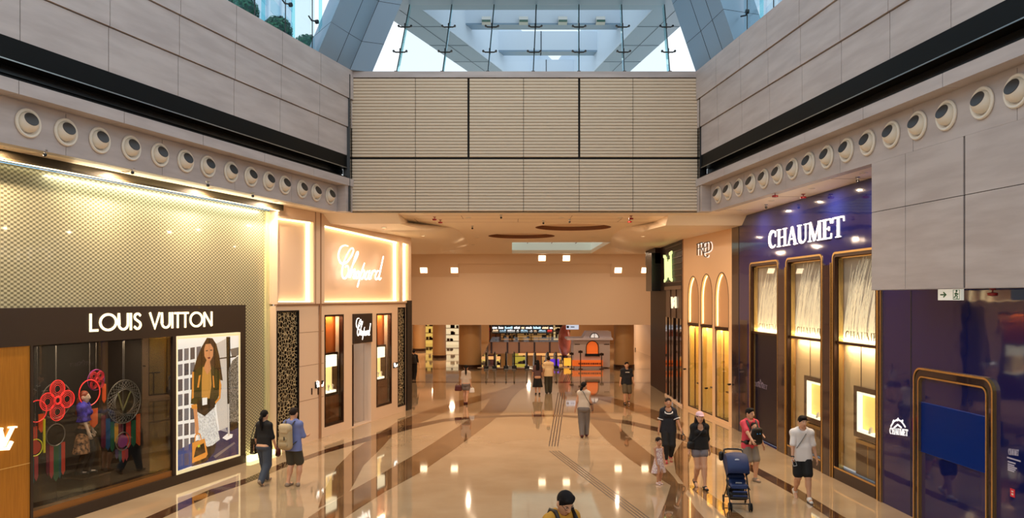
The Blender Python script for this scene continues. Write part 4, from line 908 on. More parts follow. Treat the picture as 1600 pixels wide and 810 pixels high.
# posts with gold edges between the niches
m = MB(); g = MB()
for a, b in ((RF.u(1216),RF.u(1228.5)), (RF.u(1286),RF.u(1300)), (RF.u(1373),RF.u(1379))):
    m.box(RF, a+.02, b-.02, -.05, .03, 0, zN-.3)
    for u in (a+.01, b-.03): g.box(RF, u, u+.022, .0, .04, 0, zN-.25)
m.build('post', plum, bj); g.build('post_edge', gold, bj)
grey_back = mat('greige_panel', lin(206,194,186), .5); inner = mat('cream_display_wall', lin(232,196,150), .45)
glow = mat('ledge_glow', lin(255,236,176), .4, es=4); grassm = mat('lit_gold_grass', lin(255,240,214), .4, es=.35); dgrey = mat('grey_letter', lin(120,104,80), .5)  # the grass glows: light caught by the relief is put into its material
RN = Frame(fl(1137, 665.4), (.053, -1), (-1, -.053), .38)        # shallow recesses
for i, (a, b) in enumerate(ns):
    e = empty('niche_window', RN.pt((a+b)/2, -.2, 0))
    m = MB(); m.stroke(RN, rrect(a+.03,b-.03,.0,zN-.03,.14), .05, -.2, .05); m.build('gold_frame', gold, e)
    m = MB(); m.stroke(RN, rrect(a+.085,b-.085,.0,zN-.09,.1), .07, -.25, .02); m.build('dark_frame', bronze, e)
    m = MB(); m.stroke(RN, rrect(a+.14,b-.13,.02,zN-.15,.05), .03, -.5, -.22); m.build('gold_lining', gold, e)
    MB().box(RN, a-.1, b+.1, -.62, -.56, zL, zN).build('back_panel', grey_back, e)
    m = MB(); m.box(RN, a-.02, a+.1, -.6, -.25, 0.02, zN-.05); m.box(RN, b-.1, b+.02, -.6, -.25, .02, zN-.05); m.box(RN, a, b, -.6, -.25, zN-.13, zN-.05); m.build('side_lining', mat('amber_lining', lin(190,128,56), .4, .3), e)
    rng = random.Random(10+i); m = MB()
    wd = b-a
    for k in range(int(95*wd)):
        x = a+.1+rng.random()*(wd-.2); l = .5+rng.random()*(zN-zL-.9); z = zL+.02+rng.random()*.35; cv = .05+.3*rng.random()
        pts = [(x+l*cv*t*t+.12*l*t, z+l*t) for t in (0,.25,.5,.75,1)]
        pts = [(min(max(u, a+.1), b-.1), min(zz, zN-.15)) for u, zz in pts]
        if pts[-1][0] >= b-.101: continue
        m.stroke(RN, pts, [.014,.013,.011,.008,.004], -.56, -.55)
    o = m.build('grass_relief', grassm, e); o['kind'] = 'stuff'
    MB().box(RN, a+.1, b-.1, -.5, -.1, zL-.07, zL-.01).build('ledge', bronze, e)
    MB().box(RN, a+.12, b-.12, -.55, -.5, zL-.01, zL+.03).build('glow_strip', glow, e)
    letters('CHAUMET', SERIF, RN, a+.16+.2*wd*.3, b-.14, zL+.04, zL+.04, .2, .2, -.47, -.455, dgrey, e, each=False, lname='ledge_lettering')
    strip_light('niche_lamp', RN.pt(a+.15, -.48, zL+.03), RN.pt(b-.15, -.48, zL+.03), Vector((0,0,1))-Vector((*RN.n[:2],0))*.3, .05, 20*wd, (1,.8,.45))
    MB().box(RN, a+.12, b-.12, -.22, -.21, zL, zN-.16).build('upper_glass', clear, e)
    if i == 0:
        MB().box(RN, a+.12, b-.12, -.33, -.28, .02, zL-.07).build('door_leaf', mat('midnight_door', (.004,.005,.018), .3, spec=.3), e)
        ua, ub = RN.u(1178,-.28), RN.u(1199,-.28)
        letters('CHAUMET', SERIF, RN, ua, ub, RN.z(1188,606,-.28), RN.z(1188,606,-.28), .13, .13, -.28, -.272, mat('dim_letter', lin(120,110,130), .4, es=.1), e, each=False, lname='door_lettering')
        m = MB(); uc = (ua+ub)/2; zc = RN.z(1188,600,-.28)
        for dx, hh in ((-.16,.05),(0,.12),(.16,.05)): m.stroke(RN, [(uc+dx-.08,zc),(uc+dx,zc+hh),(uc+dx+.08,zc)], .03, -.28, -.272)
        m.build('crest', mat('dim_letter', lin(120,110,130), .4, es=.1), e)
        MB().box(RN, b-.3, b-.12, -.34, -.26, .02, zL-.1).build('door_jamb', plum, e)
    else:
        MB().box(RN, a-.05, b+.05, -.66, -.6, .3, zL-.07).build('lower_wall', inner, e)
        m = MB(); m.box(RN, a, b, -.6, .02, 0, .26); m.build('plinth', mat('plinth_dark', lin(44,34,36), .2), e)
        MB().box(RN, a+.1, b-.1, .015, .03, .26, .3).build('plinth_trim', gold, e)
        MB().box(RN, a+.12, b-.12, -.2, -.19, .3, zL-.08).build('lower_glass', clear, e)
        area('niche_wash', RN.pt((a+b)/2, -.35, zL-.1), RN.pt((a+b)/2, -.6, 1.5), wd*.7, .08, 14*wd, (1,.78,.5))
        # lit vitrine and the low cabinet beneath it
        va, vb = ((1259,1290),(1337,1374))[i-1]; y0, y1 = ((594,659),(611,684))[i-1]
        va, vb = RN.u(va,-.3), min(RN.u(vb,-.3), b-.12); z1, z0 = RN.z(1275 if i == 1 else 1355,y0,-.3), RN.z(1275 if i == 1 else 1355,y1,-.3)
        v = empty('wall_vitrine', RN.pt((va+vb)/2, -.45, .3))
        m = MB(); m.stroke(RN, rc(va,vb,z0,z1), .12, -.6, -.25, True); m.build('vitrine_frame', plum, v)
        m = MB(); m.stroke(RN, rc(va+.09,vb-.09,z0+.09,z1-.09), .06, -.58, -.3, True); m.build('light_border', mat('vitrine_border', lin(255,240,206), .4, es=1.6), v)
        MB().box(RN, va+.1, vb-.1, -.6, -.57, z0+.1, z1-.1).build('glow_back', mat('vitrine_yellow', lin(255,208,110), .4, es=.9), v)
        m = MB(); m.lathe(RN.pt((va+vb)/2+.1,-.42,z0+.1), [(.07,0),(.05,.1),(.02,.14),(.0,.15)], 10); m.build('jewel_stand', whitep, v, smooth=50)
        m = MB(); m.box(RN, va-.02, vb+.02, -.6, -.34, .3, z0-.12); m.build('low_cabinet', mat('smoked_panel', lin(84,66,58), .15, coat=.4), v)
        MB().box(RN, va-.02, vb+.02, -.6, -.33, z0-.2, z0-.12).build('cabinet_rail', gold, v); MB().box(RN, (va+vb)/2-.02, (va+vb)/2+.02, -.34, -.325, .3, z0-.2).build('cabinet_stile', gold, v)
        MB().tube([RN.pt(va+.1,-.5,z1+.05),RN.pt(va+.1,-.5,zL-.08)], .01, 6).build('hanger_rod', bronze, v)
        tag(v, ['lit yellow display case in the niche nearer the cream arches','lit yellow display case in the niche nearer the hanging stone box'][i-1], 'display case')
    tag(e, ['narrow gold framed niche with a dark blue door below, nearest the cream arches','middle gold framed niche under the white sign, with grass relief','wide gold framed niche beside the hanging stone box'][i], 'shop window')
# sign
zc0, zc1 = RF.z(1207,387.8), RF.z(1309,371.2); hc0 = RF.z(1209,360.8)-zc0; hc1 = RF.z(1312,339)-zc1
letters('CHAUMET', SERIF, RF, RF.u(1201.5), RF.u(1320), zc0, zc1, hc0, hc1, .0, .025, mat('sign_white', (1,.97,.95), .4, es=1.25), bj)
# crest and name on the blue wall
def rp_(x, y): return RF.px(x, y)
m = MB()
for pts in ([(1392,667),(1397,659),(1403,656),(1409,659),(1415,668)],[(1397,669),(1403,664),(1409,669)]): m.stroke(RF, [rp_(*p) for p in pts], .03, 0, .008)
for x, y in ((1395,661),(1402,658),(1409,661)): m.stroke(RF, [rp_(x,y),rp_(x+2,y-4)], .035, 0, .008)
m.build('crest', mat('crest_white', (1,.97,.95), .4, es=.8), bj)
letters('CHAUMET', SERIF, RF, RF.u(1390.5), RF.u(1419), RF.z(1391,678.5), RF.z(1419,682), .13, .13, 0, .008, mat('crest_white', (1,.97,.95), .4, es=.8), bj, each=False, lname='small_lettering')
letters('CHAUMET', SERIF, RF, RF.u(1576), RF.u(1592), RF.z(1576,711), RF.z(1592,713), .1, .1, 0, .006, mat('pale_print', lin(190,186,210), .5), bj, each=False, lname='small_lettering')
m = MB()
for k, y in enumerate((718,724,728,731,734,737)):
    a, b = (1574,1595) if k == 0 else (1575,1589-k%3*2); z = RF.z(1580,y); m.box(RF, RF.u(a), RF.u(b), 0, .005, z, z+.022)
m.build('notice_print', mat('pale_print', lin(190,186,210), .5), bj)
a, b = RF.u(1579), RF.u(1586); z = RF.z(1582,777)
MB().box(RF, a, b, 0, .006, z, z+.13).build('red_label', mat('label_red', lin(226,40,60), .5), bj)
m = MB(); m.box(RF, a+.03, b-.03, .006, .008, z+.03, z+.06); m.box(RF, a+.03, b-.03, .006, .008, z+.08, z+.1); m.build('label_mark', whitep, bj)
tag(bj, 'glossy dark blue jeweller front with tall white serif sign', 'shop front')
# rounded gold portal on the right
a, b = RF.u(1432.5), RF.u(1556); zp = RF.z(1494,584.5)
e = empty('rounded_portal', RF.pt((a+b)/2, 0, 0))
m = MB(); m.stroke(RF, rrect(a,b,0,zp,.22,8), .035, 0, .07); m.build('outer_gold_rim', gold, e)
m = MB(); m.stroke(RF, rrect(a+.075,b-.075,0,zp-.075,.17,8), .11, 0, .05); m.build('dark_band', plum, e)
m = MB(); m.stroke(RF, rrect(a+.15,b-.15,0,zp-.15,.13,8), .03, 0, .07); m.build('inner_gold_rim', gold, e)
zc = RF.z(1494,640); zd = RF.z(1494,725); m = MB(); n = 34
for k in range(n):
    z = zd+(zc-zd)*k/n; h = (zc-zd)/n; v = [RF.pt(a+.17,.004,z),RF.pt(b-.17,.004,z),RF.pt(b-.17,.03,z+h*.5),RF.pt(a+.17,.03,z+h*.5),RF.pt(b-.17,.004,z+h),RF.pt(a+.17,.004,z+h)]
    m.add(v, [(0,1,2,3),(3,2,4,5)])
m.build('ribbed_blue_glass', navyd, e)
tag(e, 'large rounded doorway outlined in gold on the right part of the blue wall', 'portal')
# exit sign under the stone box
y0 = RW.pt(RW.u(1486,-.7), -.7, 0)[1]
sa, sb = RW.u(1468,-.5), RW.u(1503.5,-.5); z1 = zsk+.0; z0 = RW.z(1486,469.5,-.5)
e = empty('exit_sign', RW.pt((sa+sb)/2, -.5, z0))
MB().box(RW, sa, sb, -.53, -.47, z0, z1+.02).build('sign_body', mat('exit_white', lin(226,226,214), .4, es=.45), e)
grn = mat('exit_green', lin(14,96,52), .4, es=.1); hh = z1-z0; zm = z0+hh*.5
m = MB(); k = (sb-sa)
m.stroke(RW, [(sa+k*.12,zm),(sa+k*.36,zm)], hh*.12, -.47, -.464); m.stroke(RW, [(sa+k*.26,zm+hh*.22),(sa+k*.37,zm),(sa+k*.26,zm-hh*.22)], hh*.12, -.47, -.464); m.build('arrow', grn, e)
m = MB(); cx = sa+k*.82
m.box(RW, cx-k*.11, cx+k*.12, -.47, -.466, zm-hh*.4, zm-hh*.36)
for st in ([(cx,zm+hh*.18),(cx-k*.02,zm-.01)],[(cx-k*.02,zm),(cx+k*.05,zm-hh*.16),(cx+k*.03,zm-hh*.34)],[(cx-k*.02,zm),(cx-k*.05,zm-hh*.22),(cx-k*.1,zm-hh*.24)],[(cx,zm+hh*.16),(cx+k*.06,zm+hh*.02),(cx+k*.09,zm+hh*.1)],[(cx,zm+hh*.16),(cx-k*.07,zm+hh*.06)]): m.stroke(RW, st, hh*.09, -.47, -.464)
m.prism(RW, circ(cx+k*.015, zm+hh*.32, hh*.1, 10), -.47, -.464); m.stroke(RW, rc(cx-k*.13,cx+k*.14,zm-hh*.42,zm+hh*.42), hh*.03, -.47, -.465, True)
m.build('running_figure', grn, e)
tag(e, 'white exit sign with green arrow and running figure under the stone box', 'exit sign')
xu, xz = RW.px(1551, 456, -.5); c = RW.pt(xu, -.5, zsk)
sprinkler(c[0], c[1], zsk-.0, 'red capped detector under the stone box right of the exit sign', True)
# ------------------------------------------------------------ right: cream arcade
f0, f1 = FF.u(1066.5), FF.u(1143.5); e = empty('arcade_front', FF.pt((f0+f1)/2, -.2, 0))
cols = [(1074.5,1091.5,432,506),(1094.5,1113,428.5,508.5),(1117,1138.5,426,512.5)]; holes = []; NI = []
for x0, x1, yt_, yb_ in cols:
    a, b = FF.u(x0), FF.u(x1); zt_, zb_ = FF.z((x0+x1)/2, yt_), FF.z((x0+x1)/2, yb_); r = (b-a)/2; n = 10
    arch = [(a,zb_+.02)]+[(a+r-r*math.cos(t*math.pi/2/n), zt_-r*1.5+r*1.5*math.sin(t*math.pi/2/n)) for t in range(n+1)]+[(b-r+r*math.sin(t*math.pi/2/n), zt_-r*1.5+r*1.5*math.cos(t*math.pi/2/n)) for t in range(1,n+1)]+[(b,zb_+.02)]
    holes.append(arch); holes.append(rc(a,b,.12,zb_-.06)); NI.append((a,b,zb_,zt_,arch))
m = MB(); m.plate(FF, [(f0,0),(f1,0),(f1,ZS-.005),(f0,ZS-.005)], holes, -.3, 0); m.build('cream_wall', mat('arcade_cream', lin(232,196,156), .4), e)
yell = mat('yellow_glow_wall', lin(240,190,96), .5, es=.18); arcb = mat('arch_lining', lin(206,162,120), .5)  # yellow walls glow slightly, the light on them is put into the material
FN = Frame(fl(1137, 665.4), (.117, -1), (-1, -.117), .32)
for a, b, zb_, zt_, arch in NI:
    MB().prism(FN, [(a-.05,zb_-.05),(b+.05,zb_-.05),(b+.05,zt_+.05),(a-.05,zt_+.05)], -.4, -.34).build('arch_back', arcb, e)
    m = MB(); m.stroke(FN, arch, .03, -.02, .012); m.build('arch_trim', bronze, e)
    m = MB(); m.stroke(FN, [(a+.03,zb_+.05)]+[(u+.03 if u < (a+b)/2 else u, z-.03) for u, z in arch[1:10]], .035, -.3, -.26); m.build('led_strip', led_soft, e)
    MB().box(FN, a, b, -.3, .03, zb_-.06, zb_+.02).build('canopy_bar', bronze, e)
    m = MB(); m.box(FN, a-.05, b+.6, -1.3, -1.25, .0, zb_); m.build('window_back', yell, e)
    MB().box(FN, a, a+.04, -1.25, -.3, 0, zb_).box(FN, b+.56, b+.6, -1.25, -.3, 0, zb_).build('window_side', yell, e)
    MB().box(FN, a, b, -1.25, -.05, .0, .14).build('window_floor', mat('dark_marble_sill', lin(50,40,32), .15), e)
    MB().box(FN, a, b, -.1, -.09, .12, zb_-.06).build('window_glass', clear, e)
    m = MB(); m.stroke(FN, rc(a+.02,b-.02,.14,zb_-.08), .04, -.14, -.06, True); m.build('window_frame', bronze, e)
    MB().box(FN, a+.3, a+.38, -.6, -.5, .14, zb_-.1).build('inner_post', wood, e)
    m = MB(); m.box(FN, b-.55, b-.1, -.8, -.4, 1.05, 1.1); m.tube([FN.pt(b-.3,-.6,.14),FN.pt(b-.3,-.6,1.05)], .03, 8); m.build('display_table', bronze, e)
    area('arcade_lamp', FN.pt((a+b)/2, -.25, zb_-.12), FN.pt((a+b)/2, -1.25, zb_-.36), b-a-.2, .15, 30, (1,.8,.42))
# logo traced from the front: F R E D with a looping tail
def fz(x, y): return FF.px(1060+x/5.06, 360+y/5.06)
lm = mat('logo_metal', lin(60,40,34), .3); lg = MB(); lg2 = MB()
LG = [[(160,108),(160,198)],[(156,112),(190,100)],[(160,150),(184,142)],[(182,104),(182,196)],[(182,104),(200,98),(206,118),(198,140),(184,146)],[(192,144),(206,176),(216,204),(236,210),(244,196)],
      [(214,100),(214,180)],[(212,104),(234,96)],[(214,140),(230,134)],[(212,180),(236,172)],[(240,94),(240,172)],[(236,96),(258,92),(268,118),(264,152),(240,174)]]
for st in LG:
    P = [fz(*p) for p in (spline(st,4) if len(st) > 2 else st)]
    lg.stroke(FF, P, .03, .05, .07); lg2.stroke(FF, [(u+.03, z-.015) for u, z in P], .028, .0, .02)
lg.build('logo_letters', lm, e); lg2.build('logo_glow', mat('soft_white_glow', (1,.97,.9), .4, es=.7), e)
m = MB()
for px, y in ((1071,577),(1105,607),(1141,601)):
    u, z = FF.px(px, y, .02); m.tube([FF.pt(u,.0,z),FF.pt(u,.1,z),FF.pt(u+.1,.1,z)], .03, 8)
m.build('door_knob', blackm, e)
MB().box(FF, f0, f0+.1, -.02, .012, 0, ZS-.01).build('edge_strip', creamd, e)
tag(e, 'cream shop front with three tall arched niches over glass doors', 'shop front')
# ------------------------------------------------------------ right: dark corner shop at the end
p0, p1 = fl(1040,618), fl(1066,636)
DF = Frame(p0, (p1[0]-p0[0], p1[1]-p0[1]), (-1, 0)); d0, d1 = 0.0, DF.u(1066); zt_ = 6.6
darkw = mat('dark_walnut_metal', lin(36,22,16), .45, spec=.2); mirror = mat('smoked_mirror', lin(120,100,80), .06, .9)
e = empty('dark_corner_shop', DF.pt((d0+d1)/2, -.2, 0))
zm0, zm1 = DF.z(1052,453), DF.z(1052,497)
MB().box(DF, d0, d1, -.3, 0, zm0+.15, zt_).build('sign_fascia', darkw, e)
m = MB()
for k in range(9): z = zm0+.3+k*.25; m.box(DF, d0, d1, 0, .03, z, z+.03)
m.build('fascia_rib', mat('walnut_rib', lin(72,52,42), .35), e)
MB().box(DF, d0, d1, -.28, .06, zm0, zm0+.15).build('canopy', mat('taupe_metal', lin(96,76,60), .4), e)
m = MB(); L = d1-d0
for k in range(6): m.box(DF, d0+L*k/6, d0+L*(k+.86)/6, -.25, -.02+(k%2)*.03, zm1, zm0)
m.build('header_panel', mat('umber_panel', lin(66,46,36), .35), e)
MB().box(DF, d0, d1, -.3, -.2, 0, zm1).build('shop_back', mat('black_shop_glass', (.006,.005,.005), .05), e)
m = MB()
for k in (0,.22,.38,.66,.86): m.box(DF, d0+L*k, d0+L*(k+.09), -.2, .0, .05, zm1)
m.build('mirror_pilaster', mirror, e)
m = MB()
for k in (.12,.5,.78): m.box(DF, d0+L*k, d0+L*(k+.04), -.2, .02, 0, zm1)
m.build('dark_mullion', darkw, e)
MB().box(DF, d0-.05, d1, -.25, .03, 0, .08).build('threshold', mat('pale_edge', lin(240,214,190), .3), e)
def dz(x, y): return DF.px(1015+x/5.786, 380+y/5.786, .06)
m = MB()
for st in ([(138,112),(142,345)],[(190,82),(194,338)],[(152,150),(154,318)],[(164,168),(165,310)],[(176,150),(178,312)]): m.stroke(DF, [dz(*p) for p in st], .16, .03, .08)
for st in ([(128,120),(150,140)],[(180,100),(200,84)],[(134,345),(152,318)],[(182,318),(202,336)],[(140,190),(192,176)],[(140,250),(194,240)]): m.stroke(DF, [dz(*p) for p in st], .12, .03, .085)
m.build('sign_lettering', green_letter, e)
m = MB()
for st in ([(192,488),(195,590)],[(224,486),(226,588)],[(200,520),(222,500)],[(202,560),(220,545)],[(208,510),(210,575)]): m.stroke(DF, [dz(*p) for p in st], .09, -.02, .05)
m.build('small_lettering', mat('pale_lettering', lin(240,232,200), .4, es=1.0), e)
tag(e, 'dark brown corner shop with pale green lit lettering beyond the cream arcade', 'shop front')
x0, z1 = at(1018,395,36)[0], at(1018,395,36)[2]; z0 = at(1018,455,36)[2]
o = MB().wbox(x0,x0+1.2,36,37.5,z0,z1).build('hanging_sign_box', blackm, bevel=.02); tag(o, 'black hanging box at the far corner of the dark shop', 'sign box')
tag(MB().wbox(at(1029.5,500,38.5)[0], 8.4, 38.5, 40, 0, 6.62).build('column_4', blackm), kind='structure')
tag(MB().wbox(6.85, 7.3, 30.9, 38.6, 0, 6.9).wbox(6.6,6.9,36.0,38.6,5.9,6.9).build('wall_right_end', darkw), kind='structure')
# outer walls that close the hall
tag(MB().wbox(-9.3,-9,31.5,90,0,7).wbox(-9.3,-4.9,31.3,31.6,0,7).build('wall_left_end', tan), kind='structure')
tag(MB().wbox(10.2,10.5,38,90,0,7).wbox(8.0,10.4,37.7,38.0,0,7).build('wall_right_far', tan), kind='structure')
tag(MB().wbox(-15,11,-9.3,-9,0,11.1).build('wall_rear', tan), kind='structure')
# ------------------------------------------------------------ beyond the fascia: columns, void, far galleries
colm = mat('taupe_column', lin(186,146,98), .45)
for i, (px, yb_, w) in enumerate(((734.5,577,36),(686.5,560,21),(655,549,20),(975,577.5,32),(1003,548,21))):
    p = fl(px, yb_); r = w/2*p[1]/FOC; y = p[1]+r; y = max(y, 47.82+r)
    m = MB(); m.lathe((p[0]*y/p[1],y,0), [(r,0),(r,3.0)], 28)
    o = tag(m.build(f'column_{5+i}', colm if i != 4 else mat('grey_column', lin(200,180,170), .45), smooth=40), kind='structure')
    MB().lathe((p[0]*y/p[1],y,0), [(r+.03,0),(r+.03,.18),(r,.19)], 28).build('column_base', bronze, o, smooth=40)
def shopbox(name, x0, x1, y, z0, z1, c, es, lab, sub=()):
    e = empty(name, ((x0+x1)/2, y, z0)); MB().wbox(x0,x1,y,y+.2,z0,z1).build('back_wall', mat(f'{name}_{int(c[0])}_{int(c[1])}_{int(c[2])}', lin(*c), .5, es=es), e)
    m = MB()
    for k in range(4): z = z0+(z1-z0)*(k+.5)/4; m.wbox(x0+.05,x1-.05,y-.3,y,z,z+.05)
    m.build('shelf', wood, e)
    rng = random.Random(int(x0*10)); m = MB()
    for k in range(14):
        x = x0+.2+rng.random()*(x1-x0-.4); zz = z0+(z1-z0)*(rng.randrange(4)+.5)/4+.05; m.wbox(x,x+.12+.2*rng.random(),y-.25,y-.1,zz,zz+.15+.25*rng.random())
    m.build('stock', mat('stock_dark', lin(84,52,30), .5), e)['kind'] = 'stuff'
    m = MB(); m.tube([(x0,y-.05,z0),(x0,y-.05,z1),(x1,y-.05,z1),(x1,y-.05,z0)], .06, 6); m.build('frame', bronze, e)
    tag(e, lab, 'shop'); return e
X = lambda px, y: (px-CX)/FOC*y
shopbox('far_shop', X(660,74), X(677,74), 74, 0, 2.6, (255,214,110), .6, 'yellow lit shop between the two left columns')
shopbox('far_shop', X(695,72), X(718,72), 72, 0, 2.4, (255,236,190), .7, 'white and yellow lit shop left of the thick column')
shopbox('far_shop', X(1013,60), X(1034,60), 60, .3, 2.5, (255,214,110), .7, 'yellow lit shop at the far right end')
tag(MB().wbox(-24,-2.2,75,75.3,0,3).wbox(5.6,14,75,75.3,0,3).build('wall_far_side', mat('amber_wall', lin(196,146,92), .5)), kind='structure')
# gallery across the void
Yg = 76
m = MB(); m.wbox(-4,8,Yg,Yg+8,-1.1,0); tag(m.build('trim_7', mat('gallery_edge', lin(150,104,72), .5)), kind='structure')
m = MB(); m.wbox(X(810,Yg),8,Yg-.5,Yg-.3,-1.25,-1.05); m.wbox(-4,X(782,Yg),Yg-.5,Yg-.3,-1.65,-1.35); tag(m.build('trim_8', mat('lit_gallery_edge', lin(240,180,110), .4, es=.35)), kind='structure')
m = MB()
for px in (768,793,811,835,859): m.wbox(X(px,Yg)-.08,X(px,Yg)+.08,Yg-.05,Yg,-1.1,0)
tag(m.build('trim_9', bronze), kind='structure')
e = empty('glass_balustrade', (1.6, Yg+.2, 0)); MB().wbox(-4,7,Yg+.2,Yg+.23,0,1.0).build('balustrade_glass', clear, e); MB().tube([(-4,Yg+.2,1.05),(7,Yg+.2,1.05)], .04, 8).build('handrail', bronze, e)
tag(e, 'glass balustrade along the gallery across the void', 'balustrade')
tag(MB().wbox(-5,9,Yg+6,Yg+6.2,0,5).build('wall_far', mat('amber_wall', lin(196,146,92), .5)), kind='structure')
shopbox('far_shop', X(750,80), X(766,80), 80, 0, 2.0, (190,40,36), .35, 'red fronted shop on the far gallery at left')
shopbox('far_shop', X(782,80), X(806,80), 80, 0, 1.3, (236,160,90), .3, 'amber shop counter on the far gallery under the light board')
shopbox('far_shop', X(808,80), X(862,80), 80, 0, 1.3, (236,170,96), .4, 'wide amber shop counter on the far gallery under the light board')
shopbox('far_shop', X(864,80), X(878,80), 80, 0, 1.5, (255,214,150), .6, 'narrow cream lit shop on the far gallery beside the globe')
tag(MB().wbox(-5,9,82,82.2,-5,-1.1).build('wall_below', mat('amber_wall', lin(196,146,92), .5)), kind='structure')
tag(MB().wbox(-2.4,5.8,48.3,84,-5.2,-5).build('floor_lower', m_cream), kind='structure')
shopbox('far_shop', X(752,81), X(772,81), 81, -4.4, -1.6, (110,50,32), .2, 'brown shop window below the far gallery at left')
shopbox('far_shop', X(773,81), X(782,81), 81, -4.4, -1.6, (255,214,110), .8, 'narrow yellow lit shop window below the far gallery')
shopbox('far_shop', X(801,81), X(823,81), 81, -4.4, -1.4, (196,176,60), .5, 'olive yellow shop window below the far gallery behind the escalators')
shopbox('far_shop', X(846,81), X(880,81), 81, -4.4, -1.4, (246,176,96), .4, 'orange lit shop window below the far gallery at right')
# light board with two rows of small coloured signs (too small to read)
yb2 = 78; e = empty('light_board', (X(818,yb2), yb2, at(0,521,yb2)[2]))
MB().wbox(X(768,yb2),X(864,yb2),yb2,yb2+.2,at(0,521,yb2)[2]-.05,at(0,509,yb2)[2]+.3).build('board', blackm, e)
rng = random.Random(3)
for r, y in enumerate((512.5,517.5)):
    x = 769.5
    while x < 861:
        n = rng.randint(2,5); col = [(190,230,255),(255,255,255),(255,220,180),(180,220,240)][rng.randrange(4)]
        if r == 1 and 843 < x < 850: col = (60,220,60)
        if r == 1 and x > 853: col = (255,70,60)
        m = MB()
        for k in range(n*2):
            w = .7+rng.random()*.5; z = at(0,y+1.6,yb2)[2]; m.wbox(X(x,yb2),X(x+w,yb2),yb2-.06,yb2,z,z+.12+.12*rng.random()); x += w+.25
        m.build('lit_sign', mat('neon_%d_%d_%d' % col, lin(*col), .4, es=1.3), e); x += 2.2
m = MB()
for px in (775,800,830,858): m.tube([(X(px,yb2),yb2+.1,0),(X(px,yb2),yb2+.1,at(0,521,yb2)[2])], .04, 6)
m.build('board_post', blackm, e)
tag(e, 'dark board with two rows of tiny coloured lit signs across the void', 'light board')
# escalator ends
def escal(px, w, lab):
    p = fl(px, 576.5); x = p[0]; y = 47.55; hw = w/2*y/FOC; e = empty('escalator', (x, y, 0))
    for s in (-1, 1):
        m = MB(); xx = x+s*hw
        m.tube([(xx,y,.12),(xx,y-.12,.3),(xx,y-.12,.75),(xx,y,.92),(xx,y+.6,.95),(xx,y+2.2,.75),(xx,y+6,-1.4)], .05, 8); m.build('handrail', blackm, e, smooth=50)
        m = MB(); m.add([(xx-.02,y+.02,.1),(xx-.02,y+.02,.85),(xx-.02,y+2.2,.7),(xx-.02,y+6,-1.45),(xx-.02,y+6,-2.3),(xx-.02,y+2.2,-.05),(xx+.02,y+.02,.1),(xx+.02,y+.02,.85),(xx+.02,y+2.2,.7),(xx+.02,y+6,-1.45),(xx+.02,y+6,-2.3),(xx+.02,y+2.2,-.05)], [(0,1,2,5),(2,3,4,5),(6,7,8,11),(8,9,10,11),(0,1,7,6),(1,2,8,7),(2,3,9,8),(3,4,10,9)]); m.build('balustrade_panel', mat('dim_steel', lin(120,116,112), .3, .8), e)
        MB().wbox(xx-.14,xx+.14,y-.1,y+.5,.0,.16).build('newel_base', blackm, e, bevel=.02)
    m = MB()
    for k in range(14): yy = y+.6+k*.38; z = -.0 if k < 3 else -.25*(k-2); m.wbox(x-hw+.05,x+hw-.05,yy,yy+.38,z-.24,z+.0)
    m.build('steps', mat('step_steel', lin(150,146,140), .4, .7), e)
    MB().wbox(x-hw-.1,x+hw+.1,y-.5,y+.6,.003,.012).build('comb_plate', steel, e)
    tag(e, lab, 'escalator', 'escalators at the edge of the void')
for i, px in enumerate((766,797,830,863)): escal(px, 13, ['escalator at the far left of the four at the floor edge','escalator second from left at the floor edge','escalator behind the couple at the floor edge','escalator at the far right of the four at the floor edge'][i])
# white play house kiosk with orange window
yk = 47.9; K = lambda px, py: (X(px,yk), at(0,py,yk)[2])
KF = Frame((0,yk), (1,0), (0,-1))
e = empty('toy_kiosk', (X(927,yk), yk, 0))
kw = mat('kiosk_white', lin(206,192,190), .5); kr = mat('kiosk_roof', lin(216,208,220), .5); ko = mat('kiosk_orange', lin(240,110,40), .5, es=.5)
arcp = [K(916,553)]+[K(925.5-9.5*math.cos(t*math.pi/8), 543-10*math.sin(t*math.pi/8)) for t in range(9)]+[K(935,553)]
m = MB(); m.plate(KF, [(X(896,yk),.05),(X(953,yk),.05),K(953,531),K(896,531)], [arcp], -.15, 0); m.wbox(X(896,yk),X(953,yk),yk+.15,yk+1.8,0.05,K(0,531)[1]); m.build('house_body', kw, e)
MB().prism(KF, arcp, -.14, -.06).build('arched_window', ko, e); m = MB(); m.stroke(KF, arcp, .05, -.02, .03); m.build('window_rim', bronze, e)
m = MB(); m.box(KF, X(914,yk), X(937,yk), 0, .1, K(0,557)[1], K(0,553)[1]); m.build('window_ledge', blackm, e)
MB().wbox(X(886,yk),X(957,yk),yk-.25,yk+2,K(0,531.5)[1],K(0,528.5)[1]).build('eaves', kr, e)
m = MB(); m.prism(KF, [K(911,529),K(917,518.5),K(955,518.5),K(956,529)], -1.6, -.1); m.build('roof_block', kr, e)
fan = [(K(929,528.5)[0]+.27*math.cos(t*math.pi/10), K(929,528.5)[1]+.3*math.sin(t*math.pi/10)) for t in range(11)]
MB().prism(KF, fan, -.1, -.07).build('fan_light', mat('fan_light_glow', lin(250,244,236), .4, es=.5), e)
m = MB(); m.stroke(KF, fan+[fan[0]], .045, -.08, -.04); m.stroke(KF, [K(929,528.5),K(929,520.7)], .035, -.08, -.04); m.build('fan_frame', bronze, e)
m = MB()
for x in (902,948): m.box(KF, X(x,yk)-.16, X(x,yk)+.16, 0, .02, K(0,538.4)[1]-.02, K(0,538.4)[1]+.02)
m.build('wall_trim', bronze, e)
m = MB(); m.box(KF, X(895,yk)-.05, X(941,yk), .0, .35, K(0,571.5)[1], K(0,563)[1]); m.build('orange_banner', ko, e)
